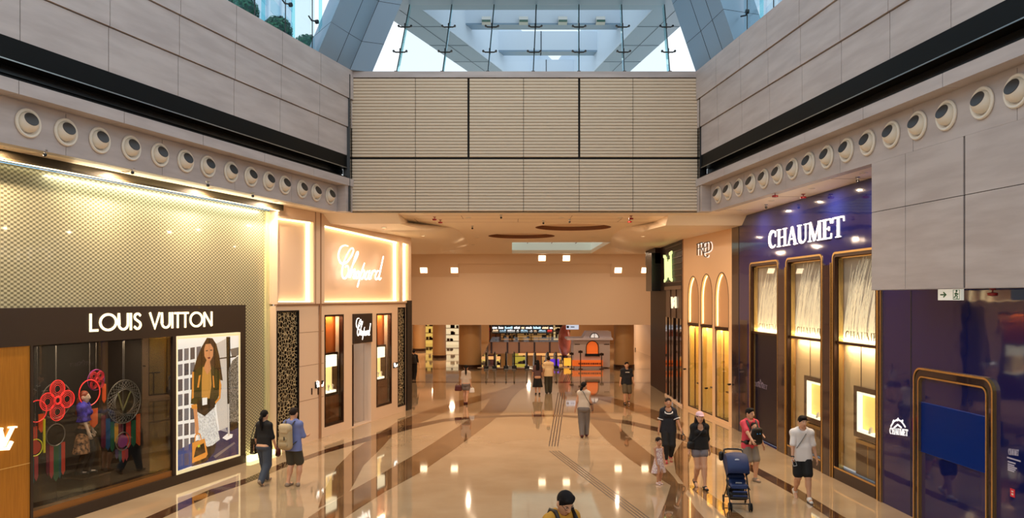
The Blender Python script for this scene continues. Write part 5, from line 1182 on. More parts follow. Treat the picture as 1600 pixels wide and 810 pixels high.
m = MB(); rng = random.Random(5); x = 903
while x < 937: 
    w = 1+rng.random()*1.6; m.box(KF, X(x,yk), X(x+w,yk), .35, .355, K(0,569.5)[1], K(0,566.5)[1]); x += w+.7
m.build('banner_print', mat('banner_print', lin(120,30,16), .5), e)
m = MB(); m.wbox(X(897,yk),X(940,yk),yk-.3,yk,.0,K(0,572)[1]); m.build('counter_base', kw, e)
tag(e, 'white house shaped kiosk with arched orange window and orange banner', 'kiosk')
for i, (px, h) in enumerate(((893,.98),(907,1.1),(940,.95))):
    x = X(px,47.1); e = empty('barrier_post', (x,47.1,0)); MB().lathe((x,47.1,0), [(.14,0),(.14,.03),(.03,.05),(.03,h),(.05,h+.02),(0,h+.06)], 12).build('post', blackm, e, smooth=40)
    MB().wbox(x-.13,x+.13,47.08,47.12,h-.12,h+.02).build('sign_plate', bronze, e)
    tag(e, ['dark barrier post left of the orange banner','dark barrier post in front of the left end of the orange banner','dark barrier post at the right end of the orange banner'][i], 'barrier post')
# hanging globe, white hanging sign, small screens
c = at(882,533,52); e = empty('balloon_decoration', (c[0],c[1],c[2]-1)); 
m = MB(); m.ell(c, (.42,.42,1.05), 18); m.build('balloon', mat('russet_globe', lin(150,62,40), .35, noise=(2, lin(206,110,90), 3)), e, smooth=60)
MB().tube([(c[0],c[1],c[2]+1),(c[0],c[1],3.0)], .012, 5).build('cord', blackm, e); MB().lathe((c[0],c[1],c[2]-1.3), [(.2,0),(.24,.3),(.2,.3)], 10).build('basket', bronze, e)
tag(e, 'russet balloon shaped decoration hanging left of the white kiosk', 'decoration')
c = at(894,512,50); e = empty('hanging_sign', (c[0],c[1],c[2]-.2)); MB().wbox(c[0]-.38,c[0]+.42,c[1],c[1]+.06,c[2]-.13,c[2]+.2).build('sign_panel', mat('hanging_white', lin(214,228,246), .4, es=.7), e)
MB().lathe((c[0]-.28,c[1]-.005,c[2]+.03), [(0,0),(.08,0),(.08,-.02),(0,-.02)], 14, (0,1,0)).build('dot_emblem', blackm, e); MB().wbox(c[0]-.1,c[0]+.15,c[1]-.01,c[1],c[2]-.0,c[2]+.06).build('sign_print', mat('sign_print_blue', lin(120,150,200), .5), e)
m = MB()
for dx in (-.3,.3): m.tube([(c[0]+dx,c[1]+.03,c[2]+.2),(c[0]+dx,c[1]+.03,2.95)], .01, 5)
m.build('hanger', steel, e)
tag(e, 'small white hanging sign with a black dot above the kiosk', 'sign')
for i, (px, py, hw, hh, col, lab) in enumerate(((888,566,.28,.24,(255,180,60),'small amber screen beside the kiosk banner'),(866,569,.3,.3,(110,60,220),'violet lit stand left of the amber screen'))):
    c = at(px,py,49.2); e = empty('display_screen', (c[0],c[1],0)); MB().wbox(c[0]-hw,c[0]+hw,c[1],c[1]+.08,c[2]-hh,c[2]+hh).build('screen', mat('screen_%d' % i, lin(*col), .4, es=.8), e)
    MB().wbox(c[0]-.06,c[0]+.06,c[1]+.02,c[1]+.06,0 if c[1] < 48.2 else -5,c[2]-hh).build('stand', blackm, e); tag(e, lab, 'screen')
# unseen downlights added to light the far hall
for x, y, p in ((-4,52,150),(-6,60,200),(7,52,150),(7,64,200),(1.5,70,250)):
    downlight(x, y, 2.95 if y < 62 else 3.6, .26, f'unseen added round downlight in the far hall ceiling beyond the fascia, at {"left" if x < 0 else "right" if x > 5 else "centre"}, {"nearer" if y < 58 else "farther"} one', 'unseen added far hall downlights', p)
tag(MB().wbox(-24,14,62,90,3.62,3.8).build('ceiling_far', tan), kind='structure')
# ------------------------------------------------------------ people: one continuous skin per body, clothes and hair as children
def field(prims, vox, k, cuts=(), pad=.03):
    lo = np.full(3, 9e9); hi = -lo
    for p in prims:
        if p[0] == 'c': a, b, ra, rb = np.array(p[1]), np.array(p[2]), p[3], p[4]; r = max(ra, rb); lo = np.minimum(lo, np.minimum(a, b)-r); hi = np.maximum(hi, np.maximum(a, b)+r)
        else: c, r = np.array(p[1]), max(p[2]); lo = np.minimum(lo, c-r); hi = np.maximum(hi, c+r)
    lo -= pad; hi += pad; n = np.ceil((hi-lo)/vox).astype(int)+1
    F = np.full(n, 1.0); ax = [lo[i]+vox*np.arange(n[i]) for i in range(3)]
    for p in prims:
        if p[0] == 'c': a, b, ra, rb = np.array(p[1], float), np.array(p[2], float), p[3], p[4]; r = max(ra, rb)+k+vox*2; l, h = np.minimum(a, b)-r, np.maximum(a, b)+r
        else: c = np.array(p[1], float); r = max(p[2])+k+vox*2; l, h = c-r, c+r
        i0 = np.maximum(((l-lo)/vox).astype(int), 0); i1 = np.minimum(((h-lo)/vox).astype(int)+2, n)
        G = np.stack(np.meshgrid(*[ax[i][i0[i]:i1[i]] for i in range(3)], indexing='ij'), -1)
        if p[0] == 'c':
            fl_ = p[5] if len(p) > 5 else None               # (axis, factor): thinner along axis
            ab = b-a; A = G-a; t = np.clip((A@ab)/max(ab@ab, 1e-9), 0, 1); D = A-t[..., None]*ab
            if fl_ is not None:
                axv = np.array(fl_[0], float); q = D@axv; D = D+(q*(1/fl_[1]-1))[..., None]*axv; d = (np.linalg.norm(D, axis=-1)-(ra+(rb-ra)*t))*fl_[1]**.5
            else: d = np.linalg.norm(D, axis=-1)-(ra+(rb-ra)*t)
        else:
            R = np.array(p[3]) if len(p) > 3 else np.eye(3); D = (G-c)@R; rr = np.array(p[2]); q = np.linalg.norm(D/rr, axis=-1); g = np.linalg.norm(D/rr**2, axis=-1); d = q*(q-1)/np.maximum(g, 1e-6)
        S = F[i0[0]:i1[0], i0[1]:i1[1], i0[2]:i1[2]]
        hh = np.clip(.5+.5*(S-d)/k, 0, 1); S[...] = S*(1-hh)+d*hh-k*hh*(1-hh)
    if cuts:
        G = np.stack(np.meshgrid(*ax, indexing='ij'), -1)
        for ct in cuts:
            if isinstance(ct[0], str): q = (G-np.array(ct[1], float))/np.array(ct[2], float); F = np.maximum(F, -(np.linalg.norm(q, axis=-1)-1)*min(ct[2]))
            else: F = np.maximum(F, (G-np.array(ct[0], float))@np.array(ct[1], float))
    return F, lo
def nets(F, org, h):
    nx, ny, nz = F.shape; acc = np.zeros((nx-1, ny-1, nz-1, 3)); cnt = np.zeros((nx-1, ny-1, nz-1))
    sl_ = lambda c: tuple(slice(c[i], F.shape[i]-1+c[i]) for i in range(3))
    cs = [(i, j, k) for i in (0,1) for j in (0,1) for k in (0,1)]
    for c0 in cs:
        for ax in range(3):
            if c0[ax]: continue
            c1 = list(c0); c1[ax] = 1; a = F[sl_(c0)]; b = F[sl_(c1)]; m = (a < 0) != (b < 0)
            t = np.where(m, a/np.where(m, a-b, 1), 0)
            for q in range(3): acc[..., q] += m*(c0[q]+(t if q == ax else 0))
            cnt += m
    act = cnt > 0; idx = np.full(cnt.shape, -1); idx[act] = np.arange(act.sum())
    I = np.argwhere(act); V = (acc[act]/cnt[act][:, None]+I)*h+org
    S = F < 0; fs = []
    for ax in range(3):
        o1, o2 = [(1,2),(2,0),(0,1)][ax]; n = list(F.shape)
        a = [slice(1, n[i]-1) for i in range(3)]; b = list(a); a[ax] = slice(0, n[ax]-1); b[ax] = slice(1, n[ax])
        m = S[tuple(a)] != S[tuple(b)]; P = np.argwhere(m)
        base = P.copy()
        for i in range(3):
            if i != ax: base[:, i] += 1
        ins = S[tuple(base.T)]
        def cell(d1, d2):
            q = base.copy(); q[:, o1] -= d1; q[:, o2] -= d2; return idx[tuple(q.T)]
        Q = np.stack([cell(1,1), cell(0,1), cell(0,0), cell(1,0)], 1); Q[~ins] = Q[~ins][:, ::-1]; fs.append(Q)
    return V, np.concatenate(fs)
def sdf_mesh(name, prims, m, parent, vox=.012, k=.02, cuts=(), extra=None, sm=60):
    F, lo = field(prims, vox, k, cuts); V, Q = nets(F, lo, vox)
    mb = MB(); mb.v = V.tolist(); mb.f = [tuple(q) for q in Q.tolist()]; mb.m = [0]*len(mb.f)
    if extra: extra(mb)
    return mb.build(name, m, parent, smooth=sm, local=True)
def v3(*a): return np.array(a, float)
def ik(a, b, l1, l2, pole):
    d = b-a; L = min(np.linalg.norm(d), (l1+l2)*.999); u = d/np.linalg.norm(d); b = a+u*L
    x = (l1*l1-l2*l2+L*L)/(2*L); hgt = math.sqrt(max(l1*l1-x*x, 0)); p = np.array(pole, float); p = p-u*(p@u); p /= np.linalg.norm(p)+1e-9
    return a+u*x+p*hgt, b
SKIN = lambda r, g, b: mat(f'skin_{r}_{g}_{b}', lin(r,g,b), .5)
skin = SKIN(206,156,124); skin2 = SKIN(190,138,106); hairm = mat('black_hair', (.007,.005,.005), .75, spec=.2); hairb = mat('dark_brown_hair', lin(34,22,18), .7, spec=.2)
eye_w = mat('eye_white', lin(228,220,214), .3); eye_d = mat('eye_dark', (.01,.008,.007), .2); lipm = mat('lip', lin(160,88,80), .45)
CL = lambda n, r, g, b, rough=.8, **k: mat('cloth_'+n, lin(r,g,b), rough, **k)
denim = CL('denim', 62,72,88); blackc = CL('black', 16,15,17); navyc = CL('navy', 22,24,34); white_c = CL('white', 232,226,222); greyc = CL('grey', 120,116,112); pinkc = CL('pink', 214,70,86); bluec = CL('blue_shirt', 112,124,178)
olive = CL('olive', 62,58,46); creamc = CL('cream', 236,206,160); shoe_w = mat('shoe_white', lin(222,216,208), .5); shoe_g = mat('shoe_grey', lin(140,124,108), .6); shoe_b = mat('shoe_black', lin(22,20,20), .5); leather = mat('black_leather', lin(20,17,17), .4); dred = mat('dark_red_leather', lin(84,24,24), .45)
def person(label, loc, face, h, fL, fR, hL, hR, outfit, hair='short', hm=None, sk=None, build=1.0, head=(0,0), lean=0.0, female=False, pelvis=None, vox=.0115, name='person', cat='person', faceon=True, headscale=1.07, elbow=None, glasses=False):
    """local axes: x to the person's right, y forward, z up; unit = body height"""
    sk = sk or skin; hm = hm or hairm
    r = empty(name, (loc[0], loc[1], loc[2] if len(loc) > 2 else 0), face); tag(r, label, cat)
    B = build; U = h
    ph = v3(*(pelvis or (0,0,.525)))*U
    up = v3(0, math.sin(lean), math.cos(lean)); fw = v3(0, math.cos(lean), -math.sin(lean)); X_ = v3(1,0,0)
    T = lambda x, y, z: ph+(X_*x+fw*y+up*z)*U            # torso space
    sw_ = (.083 if female else .097)*(.6+.4*B)
    shL, shR = T(-sw_,0,.285), T(sw_,0,.285); neck = T(0,-.005,.32); hipL, hipR = T(-.05,0,-.005), T(.05,0,-.005)
    yaw, pit = head; ch, sh_ = math.cos(yaw), math.sin(yaw); Rz = np.array(((ch,-sh_,0),(sh_,ch,0),(0,0,1))); cp, sp_ = math.cos(pit), math.sin(pit); Rx = np.array(((1,0,0),(0,cp,-sp_),(0,sp_,cp))); R = Rz@Rx
    hc = neck+up*.035*U+R@v3(0,.012,.06)*U*headscale; hs = U*headscale
    HD = lambda x, y, z: hc+R@v3(x,y,z)*hs
    ank = {}; kn = {}; toe = {}; legs = []
    for s, f, hp in (('L',fL,hipL),('R',fR,hipR)):
        a = v3(f[0], f[1], f[2]+.045)*U; k_, a = ik(hp, a, .25*U, .24*U, (f[3] if len(f) > 3 else 0, 1, 0)); kn[s] = k_; ank[s] = a
        pitch = f[4] if len(f) > 4 else 0.0; ft = f[5] if len(f) > 5 else 0.0
        d = v3(math.sin(ft)*math.cos(pitch), math.cos(ft)*math.cos(pitch), -math.sin(pitch)); toe[s] = d
    el = {}; wr = {}
    for s, hnd, shd in (('L',hL,shL),('R',hR,shR)):
        t = v3(*hnd)*U; pole = (elbow or {}).get(s, (-.35 if s == 'L' else .35, -1, 0)); e_, w_ = ik(shd, t, .165*U, .145*U, pole); el[s] = e_; wr[s] = w_
    flat_t = (tuple(fw), .66)
    P = [('c', T(-.035*B,0,.25), T(-.03*B,0,.12), .062*U*B, .055*U*B, flat_t), ('c', T(.035*B,0,.25), T(.03*B,0,.12), .062*U*B, .055*U*B, flat_t), ('c', T(-.035,0,.0), T(-.03,0,.12), .062*U*B, .052*U*B, (tuple(fw),.74)), ('c', T(.035,0,.0), T(.03,0,.12), .062*U*B, .052*U*B, (tuple(fw),.74)),
         ('c', shL, shR, .029*U, .029*U), ('c', T(-.03,-.004,.3), T(.03,-.004,.3), .04*U, .04*U), ('c', neck-up*.02*U, hc-R@v3(0,.012,.02)*U, .031*U*(.6+.4*B), .029*U)]
    if female: P += [('e', T(-.04,.052,.225), (.034*U,.03*U,.034*U)), ('e', T(.04,.052,.225), (.034*U,.03*U,.034*U)), ('c', T(-.045,-.025,-.01), T(.045,-.025,-.01), .055*U*B, .055*U*B)]
    leg = {}
    for s, hp in (('L',hipL),('R',hipR)):
        lt = B**.5
        leg[s] = [('c', hp, kn[s], .056*U*lt, .036*U*lt), ('c', kn[s], ank[s], .034*U*lt, .022*U), ('e', kn[s]*.68+ank[s]*.32-toe[s]*.012*U, (.034*U*lt,.034*U*lt,.065*U))]
        P += leg[s]+[('c', ank[s]-toe[s]*.02*U-v3(0,0,.02*U), ank[s]+toe[s]*.085*U-v3(0,0,.026*U), .022*U, .018*U)]
    arm = {}
    for s, shd in (('L',shL),('R',shR)):
        arm[s] = [('c', shd, el[s], .025*U*B**.5, .021*U), ('c', el[s], wr[s], .0215*U, .0145*U)]; P += arm[s]
    # head: skull, jaw, nose, ears, brow
    P += [('e', HD(0,-.006,.012), (.043*hs,.054*hs,.052*hs), R), ('e', HD(0,.014,-.02), (.034*hs,.036*hs,.046*hs), R), ('e', HD(0,.026,-.05), (.018*hs,.016*hs,.014*hs), R), ('c', HD(0,.047,.006), HD(0,.058,-.016), .006*hs, .009*hs), ('e', HD(-.044,-.004,-.008), (.007*hs,.012*hs,.019*hs), R), ('e', HD(.044,-.004,-.008), (.007*hs,.012*hs,.019*hs), R)]
    hands = []
    for s in 'LR':
        d = wr[s]-el[s]; d /= np.linalg.norm(d); side = -1 if s == 'L' else 1
        pal = np.cross(d, v3(0,1,0)); pal = pal/(np.linalg.norm(pal)+1e-9)
        if pal[0]*side > 0: pal = -pal                       # palm turns toward the body
        wd = np.cross(pal, d); wd /= np.linalg.norm(wd)
        if wd[1] < 0: wd = -wd
        p1 = wr[s]+d*.052*U; P.append(('c', wr[s]+d*.008*U, p1-d*.008*U, .017*U, .021*U, (tuple(pal),.5))); hands.append((wr[s], d, pal, wd))
    def fingers(mb):
        for w, d, pal, wd in hands:
            for k, (o, L) in enumerate(((.0165,.040),(.0055,.045),(-.0055,.042),(-.0155,.033))):
                a = w+d*.048*U+wd*o*U; b = a+(d*.9+pal*.25)*L*.5*U; c = b+(d*.72+pal*.62)*L*.5*U
                mb.tube([a-d*.008*U, a, b, c, c+(c-b)*.08], [.0048*U,.0050*U,.0046*U,.0036*U,.001*U], 6)
            a = w+d*.016*U+wd*.014*U; b = a+(d*.5+wd*.75+pal*.25)*.024*U; c = b+(d*.85+wd*.25+pal*.35)*.021*U
            mb.tube([a, b, c, c+(c-b)*.1], [.0068*U,.0058*U,.0045*U,.0012*U], 6)
    body = sdf_mesh('body', P, sk, r, vox, .022*U, extra=fingers)
    if faceon:
        for s in (-1, 1):
            m = MB(); m.ell(HD(s*.0175,.0425,.004), (.0075*hs,.005*hs,.0045*hs), 10, Matrix(R.tolist())); eo = m.build('eye', eye_w, r, smooth=60, local=True)
            m = MB(); m.ell(HD(s*.0175,.0462,.004), (.0036*hs,.0026*hs,.0038*hs), 8, Matrix(R.tolist())); m.build('iris', eye_d, eo, smooth=60, local=True)
            m = MB(); m.tube([HD(s*.008,.0492,.0135),HD(s*.018,.0485,.017),HD(s*.028,.0415,.014)], [.0018*hs,.0024*hs,.0012*hs], 5); m.build('eyebrow', hm, r, local=True)
        m = MB(); m.ell(HD(0,.049,-.034), (.0125*hs,.005*hs,.0042*hs), 10, Matrix(R.tolist())); m.build('mouth', lipm, r, smooth=60, local=True)
    if glasses:
        m = MB()
        for s in (-1, 1):
            m.tube([HD(s*.019+.0135*math.cos(a*.6283),.054,.003+.0105*math.sin(a*.6283)) for a in range(10)], .0016*hs, 5, closed=True); m.tube([HD(s*.032,.052,.005),HD(s*.043,.01,.006),HD(s*.044,-.008,.0)], .0014*hs, 5)
        m.tube([HD(-.006,.055,.004),HD(.006,.055,.004)], .0016*hs, 5); m.build('glasses', leather, r, local=True)
    # hair: a cap over the skull with the face cut free
    HP = [('e', HD(0,-.010,.016), (.0482*hs,.0572*hs,.0535*hs), R)]
    up_h = R@v3(0,0,1); fw_h = R@v3(0,1,0)
    cuts = [(HD(0,.047,.036), R@v3(0,.82,-.57))]
    if hair == 'short': HP += [('e', HD(0,.018,.056), (.036*hs,.034*hs,.016*hs), R)]; cuts.append((HD(0,-.02,-.028), R@v3(0,.15,-1)))
    if hair == 'thick':
        HP += [('e', HD(0,-.002,.046), (.041*hs,.048*hs,.028*hs), R), ('e', HD(.008,.036,.051), (.030*hs,.017*hs,.014*hs), R), ('e', HD(-.016,.02,.062), (.018*hs,.02*hs,.012*hs), R)]
        HP += [('c', HD(sx*.0435,.004,.03), HD(sx*.044,.008,-.008), .008*hs, .004*hs) for sx in (-1,1)]
        cuts.append((HD(0,-.02,-.038), R@v3(0,.15,-1)))
    if hair == 'bun': HP += [('e', HD(0,-.062,.03), (.022*hs,.02*hs,.022*hs), R)]; cuts.append((HD(0,-.02,-.034), R@v3(0,.2,-1)))
    if hair in ('pony', 'long', 'longcap', 'side'): cuts = [(HD(0,.045,.040), R@v3(0,.86,-.51))]
    o = sdf_mesh('hair', HP, hm, r, vox*.8, .012*U, cuts)
    r_ = r; hr_ = o
    if hair == 'pony': sdf_mesh('ponytail', [('c', HD(0,-.058,.0), HD(0,-.08,-.04), .017*hs, .022*hs), ('c', HD(0,-.08,-.04), hc+v3(0,-.07,-.13)*U, .022*hs, .02*hs), ('c', hc+v3(0,-.07,-.13)*U, hc+v3(0,-.068,-.2)*U, .02*hs, .007*hs)], hm, hr_, vox*.8, .01*U)
    if hair == 'side': sdf_mesh('ponytail', [('c', HD(0,-.055,-.02), HD(-.02,-.065,-.06), .02*hs, .022*hs), ('c', HD(-.02,-.065,-.06), HD(-.035,-.055,-.085), .022*hs, .012*hs)], hm, hr_, vox*.8, .01*U)
    if hair == 'long': sdf_mesh('long_hair', [('e', HD(0,-.03,-.02), (.05*hs,.038*hs,.06*hs), R), ('c', hc+v3(-.02,-.045,-.04)*U, hc+v3(-.022,-.07,-.2)*U, .034*hs, .026*hs), ('c', hc+v3(.02,-.045,-.04)*U, hc+v3(.022,-.07,-.2)*U, .034*hs, .026*hs)], hm, hr_, vox*.8, .012*U)
    if hair == 'longcap':
        for s in (-1, 1): sdf_mesh('long_hair', [('c', HD(s*.04,-.005,.0), HD(s*.046,.0,-.05), .014*hs, .018*hs), ('c', HD(s*.046,.0,-.05), hc+v3(s*.06,.035,-.15)*U, .02*hs, .018*hs), ('c', HD(s*.02,-.045,-.02), hc+v3(s*.05,-.05,-.15)*U, .03*hs, .024*hs)], hm, hr_, vox*.8, .012*U)
    # clothes
    G = dict(T=T, HD=HD, R=R, U=U, arm=arm, leg=leg, el=el, wr=wr, kn=kn, ank=ank, toe=toe, shL=shL, shR=shR, hipL=hipL, hipR=hipR, hc=hc, neck=neck, root=r, hs=hs, up=up, fw=fw)
    g = .007*U+.003
    for it in outfit:
        kind, cm = it[0], it[1]; opt = it[2] if len(it) > 2 else {}
        if kind == 'top':
            slv = opt.get('sleeve', .55); hem = opt.get('hem', -.03); loose = opt.get('loose', 0)
            C_ = []
            for p in P[:6]: C_.append(('c', p[1], p[2], p[3]+g+loose*U, p[4]+g+loose*U)+tuple(p[5:]))
            C_ += [('c', T(-.04,0,hem-.03), T(-.03,0,.1), (.066*B+loose)*U+g, (.054*B+loose)*U+g, (tuple(fw),.84)), ('c', T(.04,0,hem-.03), T(.03,0,.1), (.066*B+loose)*U+g, (.054*B+loose)*U+g, (tuple(fw),.84))]
            if female: C_ += [('e', p[1], tuple(q_+g for q_ in p[2])) for p in P[7:9]]
            for s, shd in (('L',shL),('R',shR)):
                if slv <= 0: continue
                if slv <= 1: C_.append(('c', shd, shd+(el[s]-shd)*slv, .027*U+g, (.025+.007*opt.get('flare',1))*U+g*.6))
                else: C_ += [('c', shd, el[s], .027*U+g, .024*U+g*.5), ('c', el[s], el[s]+(wr[s]-el[s])*(slv-1), .024*U+g*.5, .02*U+g*.6)]
            cu = [(T(0,0,hem), -up)]
            nkz = opt.get('neck', .315); cu.append(('sub', T(0,.02,nkz+.03), ((.042 if nkz > .3 else .058)*U, .07*U, (.035 if nkz > .3 else .055)*U)))
            C_ += [('c', shL*.9+neck*.1, neck-up*.012*U, .027*U+g, .024*U+g), ('c', shR*.9+neck*.1, neck-up*.012*U, .027*U+g, .024*U+g)]
            sdf_mesh(opt.get('name','shirt'), C_, cm, r, vox, .02*U, cu)
        if kind in ('pants', 'shorts'):
            L = opt.get('len', 1.0); lo = opt.get('loose', 0)
            C_ = [('c', T(-.035,0,-.005), T(-.032,0,.06), .062*U*B+g*.8, .056*U*B+g*.7, (tuple(fw),.76)), ('c', T(.035,0,-.005), T(.032,0,.06), .062*U*B+g*.8, .056*U*B+g*.7, (tuple(fw),.76))]
            if female: C_.append(('c', T(-.045,-.025,-.01), T(.045,-.025,-.01), .055*U*B+g*.8, .055*U*B+g*.8))
            for s, hp in (('L',hipL),('R',hipR)):
                lt = B**.5
                if L <= .5: e_ = hp+(kn[s]-hp)*(L*2); C_.append(('c', hp, e_, .056*U*lt+g, (.056-.02*L*2+.004)*U*lt+g+lo*.7*U))
                else: e_ = kn[s]+(ank[s]-kn[s])*((L-.5)*2); C_ += [('c', hp, kn[s], .058*U*lt+g, .046*U*lt+g+lo*U), ('c', kn[s], e_, .046*U*lt+g+lo*U, .029*U+g+lo*U)]
            sdf_mesh('trousers' if kind == 'pants' else 'shorts', C_, cm, r, vox, .014*U, [(T(0,0,min([.075]+[q_[2].get('hem',-.03)+.03 for q_ in outfit if q_[0] == 'top' and len(q_) > 2])), up)])
        if kind in ('skirt', 'dress'):
            z0 = opt['hem']; w = opt.get('w', .1); C_ = [('c', T(-.03,0,0), v3(-w*.55*U,0,z0*U), .066*U*B+g, w*.62*U, (tuple(fw),.85)), ('c', T(.03,0,0), v3(w*.55*U,0,z0*U), .066*U*B+g, w*.62*U, (tuple(fw),.85)), ('c', T(-.03,0,0), T(-.028,0,.1), .064*U*B+g, .055*U*B+g, (tuple(fw),.8)), ('c', T(.03,0,0), T(.028,0,.1), .064*U*B+g, .055*U*B+g, (tuple(fw),.8))]
            cu = [(v3(0,0,z0*U), v3(0,0,-1))]
            if kind == 'skirt': cu.append((T(0,0,.09), up))
            else:
                C_ += [('c', p[1], p[2], p[3]+g, p[4]+g)+tuple(p[5:]) for p in P[:2]]+[('c', T(-.06,0,.27), T(-.06,0,.31), .025*U, .02*U), ('c', T(.06,0,.27), T(.06,0,.31), .025*U, .02*U)]; cu.append((T(0,0,.31), up))
            sdf_mesh(kind, C_, cm, r, vox, .02*U, cu)
        if kind == 'shoes':
            for s in 'LR':
                a = ank[s]; d = toe[s]; q_ = v3(0,0,1); Rm = np.stack([np.cross(d, v3(0,0,1))/np.linalg.norm(np.cross(d, v3(0,0,1))), d, np.cross(np.cross(d, v3(0,0,1)), d)], 1); Rm[:, 2] /= np.linalg.norm(Rm[:, 2]); up_f = Rm[:, 2]*(1 if Rm[2,2] > 0 else -1)
                C_ = [('c', a-d*.022*U-up_f*.02*U, a+d*.02*U-up_f*.018*U, .027*U, .026*U), ('c', a-d*.02*U-up_f*.028*U, a+d*.095*U-up_f*.03*U, .022*U, .020*U)]
                if not opt.get('low'): C_.append(('c', a, a-up_f*.015*U, .026*U, .027*U))
                sdf_mesh('shoe', C_, cm, r, vox*.8, .012*U, [(a-up_f*.043*U, -up_f)])
        if kind == 'cap':
            sdf_mesh('cap', [('e', HD(0,-.006,.028), (.051*hs,.061*hs,.048*hs), R), ('e', HD(0,.06,.034), (.036*hs,.04*hs,.006*hs), R)], cm, r, vox*.8, .006*U, [(HD(0,0,.022), R@v3(0,0,-1))])
        if kind == 'extra': it[1](G)
    return r, G
def bag(name, lab, mats, cen, sx, sy, sz, root, strap=None, cat='bag', rad=.03):
    """a soft bag: rounded box body, flap and strap; stands free as its own thing, given in the carrier's axes"""
    M_ = Matrix.LocRotScale(root.location, root.rotation_euler.to_quaternion(), None)
    e = empty(name, M_ @ Vector(cen)); e.rotation_euler = root.rotation_euler; tag(e, lab, cat)
    a = [('c', (-sx*.5+rad,0,-sz*.5+rad), (sx*.5-rad,0,-sz*.5+rad), rad*1.25, rad*1.25, ((0,1,0), max(sy/(2.5*rad),.3))), ('c', (-sx*.42+rad,0,sz*.5-rad), (sx*.42-rad,0,sz*.5-rad), rad, rad, ((0,1,0), max(sy/(2.5*rad),.3)))]
    for k in (.2,.4,.6,.8): a.append(('c', (-sx*(.5-.08*k)+rad,0,-sz*.5+rad+(sz-2*rad)*k), (sx*(.5-.08*k)-rad,0,-sz*.5+rad+(sz-2*rad)*k), rad*1.2, rad*1.2, ((0,1,0), max(sy/(2.5*rad),.3))))
    sdf_mesh('bag_body', a, mats, e, .012, .03)
    if strap:
        m = MB(); inv = M_.inverted(); c = Vector(cen); m.tube([tuple(Vector(p)-c) for p in strap], .009, 6, flat=1.0); m.build('strap', mats, e, local=True, smooth=60)
    return e
F2 = lambda px, py: fl(px, py)
pi = math.pi
# woman in black, seen from behind
p = F2(413, 757); r, G = person('woman in black shirt and jeans walking away along the left shops', p, -.32, 1.69, (-.07,.14,.0), (.04,-.13,.025,0,.75), (-.17,.02,.50), (.15,.05,.50), [('top',blackc,{'sleeve':1.1,'hem':-.03,'loose':.006}),('pants',denim,{'loose':.006}),('shoes',shoe_g)], 'pony', female=True, faceon=False)
bag('shoulder_bag', 'black shoulder bag on the left arm of the woman in black', leather, (-.30,.02,.86), .12, .3, .36, r, [(-.30,-.1,1.02),(-.24,-.05,1.3),(-.2,0,1.42),(-.24,.08,1.3),(-.30,.12,1.02)])
bag('paper_bag', 'small dark red pouch in the right hand of the woman in black', dred, (.29,.12,.74), .08, .16, .2, r, [(.29,.06,.83),(.28,.1,.9),(.29,.17,.83)])
p = F2(458, 760); r, G = person('man in blue shirt and dark shorts walking beside the woman in black', p, -.34, 1.76, (-.06,-.03,.0), (.06,.02,.0,0,0,-.7), (-.08,.17,.63), (.09,.18,.63), [('top',bluec,{'sleeve':1.2,'hem':-.06,'loose':.01}),('shorts',olive,{'len':.42,'loose':.012}),('shoes',shoe_g,{'low':1})], 'short', build=1.06, faceon=False, head=(.0,-.15), hm=hairb)
e = empty('backpack', Matrix.LocRotScale(r.location, r.rotation_euler.to_quaternion(), None) @ Vector((-.02,-.26,1.17))); e.rotation_euler = r.rotation_euler; tag(e, 'beige backpack on the back of the man in the blue shirt', 'backpack')
bpk = CL('beige', 168,150,116)
sdf_mesh('main_pocket', [('c',(x,0,-.2),(x*.85,.02,.2),.092,.08,((0,1,0),.95)) for x in (-.085,-.03,.03,.085)], bpk, e, .012, .05)
sdf_mesh('top_flap', [('c',(-.07,-.01,.2),(.07,-.01,.2),.095,.095,((0,1,0),.9)),('c',(-.06,-.075,.12),(.06,-.075,.12),.04,.04,((0,1,0),.5))], CL('beige_flap', 188,170,136), e, .012, .03)
sdf_mesh('front_pocket', [('c',(-.06,-.08,-.17),(.06,-.08,-.17),.06,.06,((0,1,0),.6)),('c',(-.05,-.08,-.05),(.05,-.08,-.05),.05,.05,((0,1,0),.6))], bpk, e, .012, .03)
m = MB(); m.tube([(.05,-.128,-.06),(.052,-.128,.02)], .012, 6); m.build('pull_tab', leather, e, local=True)
for s in (-1,1):
    m = MB(); m.tube([(s*.1,.06,.22),(s*.12,.18,.33),(s*.13,.32,.28),(s*.15,.36,.1),(s*.18,.22,-.1),(s*.13,.08,-.2)], .02, 6, flat=.5); m.build('strap', leather, e, local=True, smooth=60)
# far woman
p = F2(728, 632); r, G = person('woman in pale shirt and grey shorts walking away at the far left', p, .05, 1.57, (-.03,.06,0), (.02,-.08,.01,0,.5), (-.14,.02,.48), (.13,.0,.47), [('top',CL('pale_grey',196,178,160),{'sleeve':.9,'hem':-.02,'loose':.008}),('shorts',CL('grey_short',120,110,106),{'len':.22,'loose':.012}),('shoes',dred,{'low':1})], 'pony', female=True, faceon=False, vox=.013)
bag('handbag', 'dark red handbag carried by the woman in grey shorts', dred, (-.31,.02,.66), .28, .12, .24, r, [(-.39,.02,.77),(-.33,.03,.88),(-.23,.03,.77)])
bag('shopping_bag', 'small white shopping bag carried by the woman in grey shorts', white_c, (.24,.03,.56), .2, .08, .2, r, [(.17,.03,.65),(.22,.03,.74),(.29,.03,.65)])
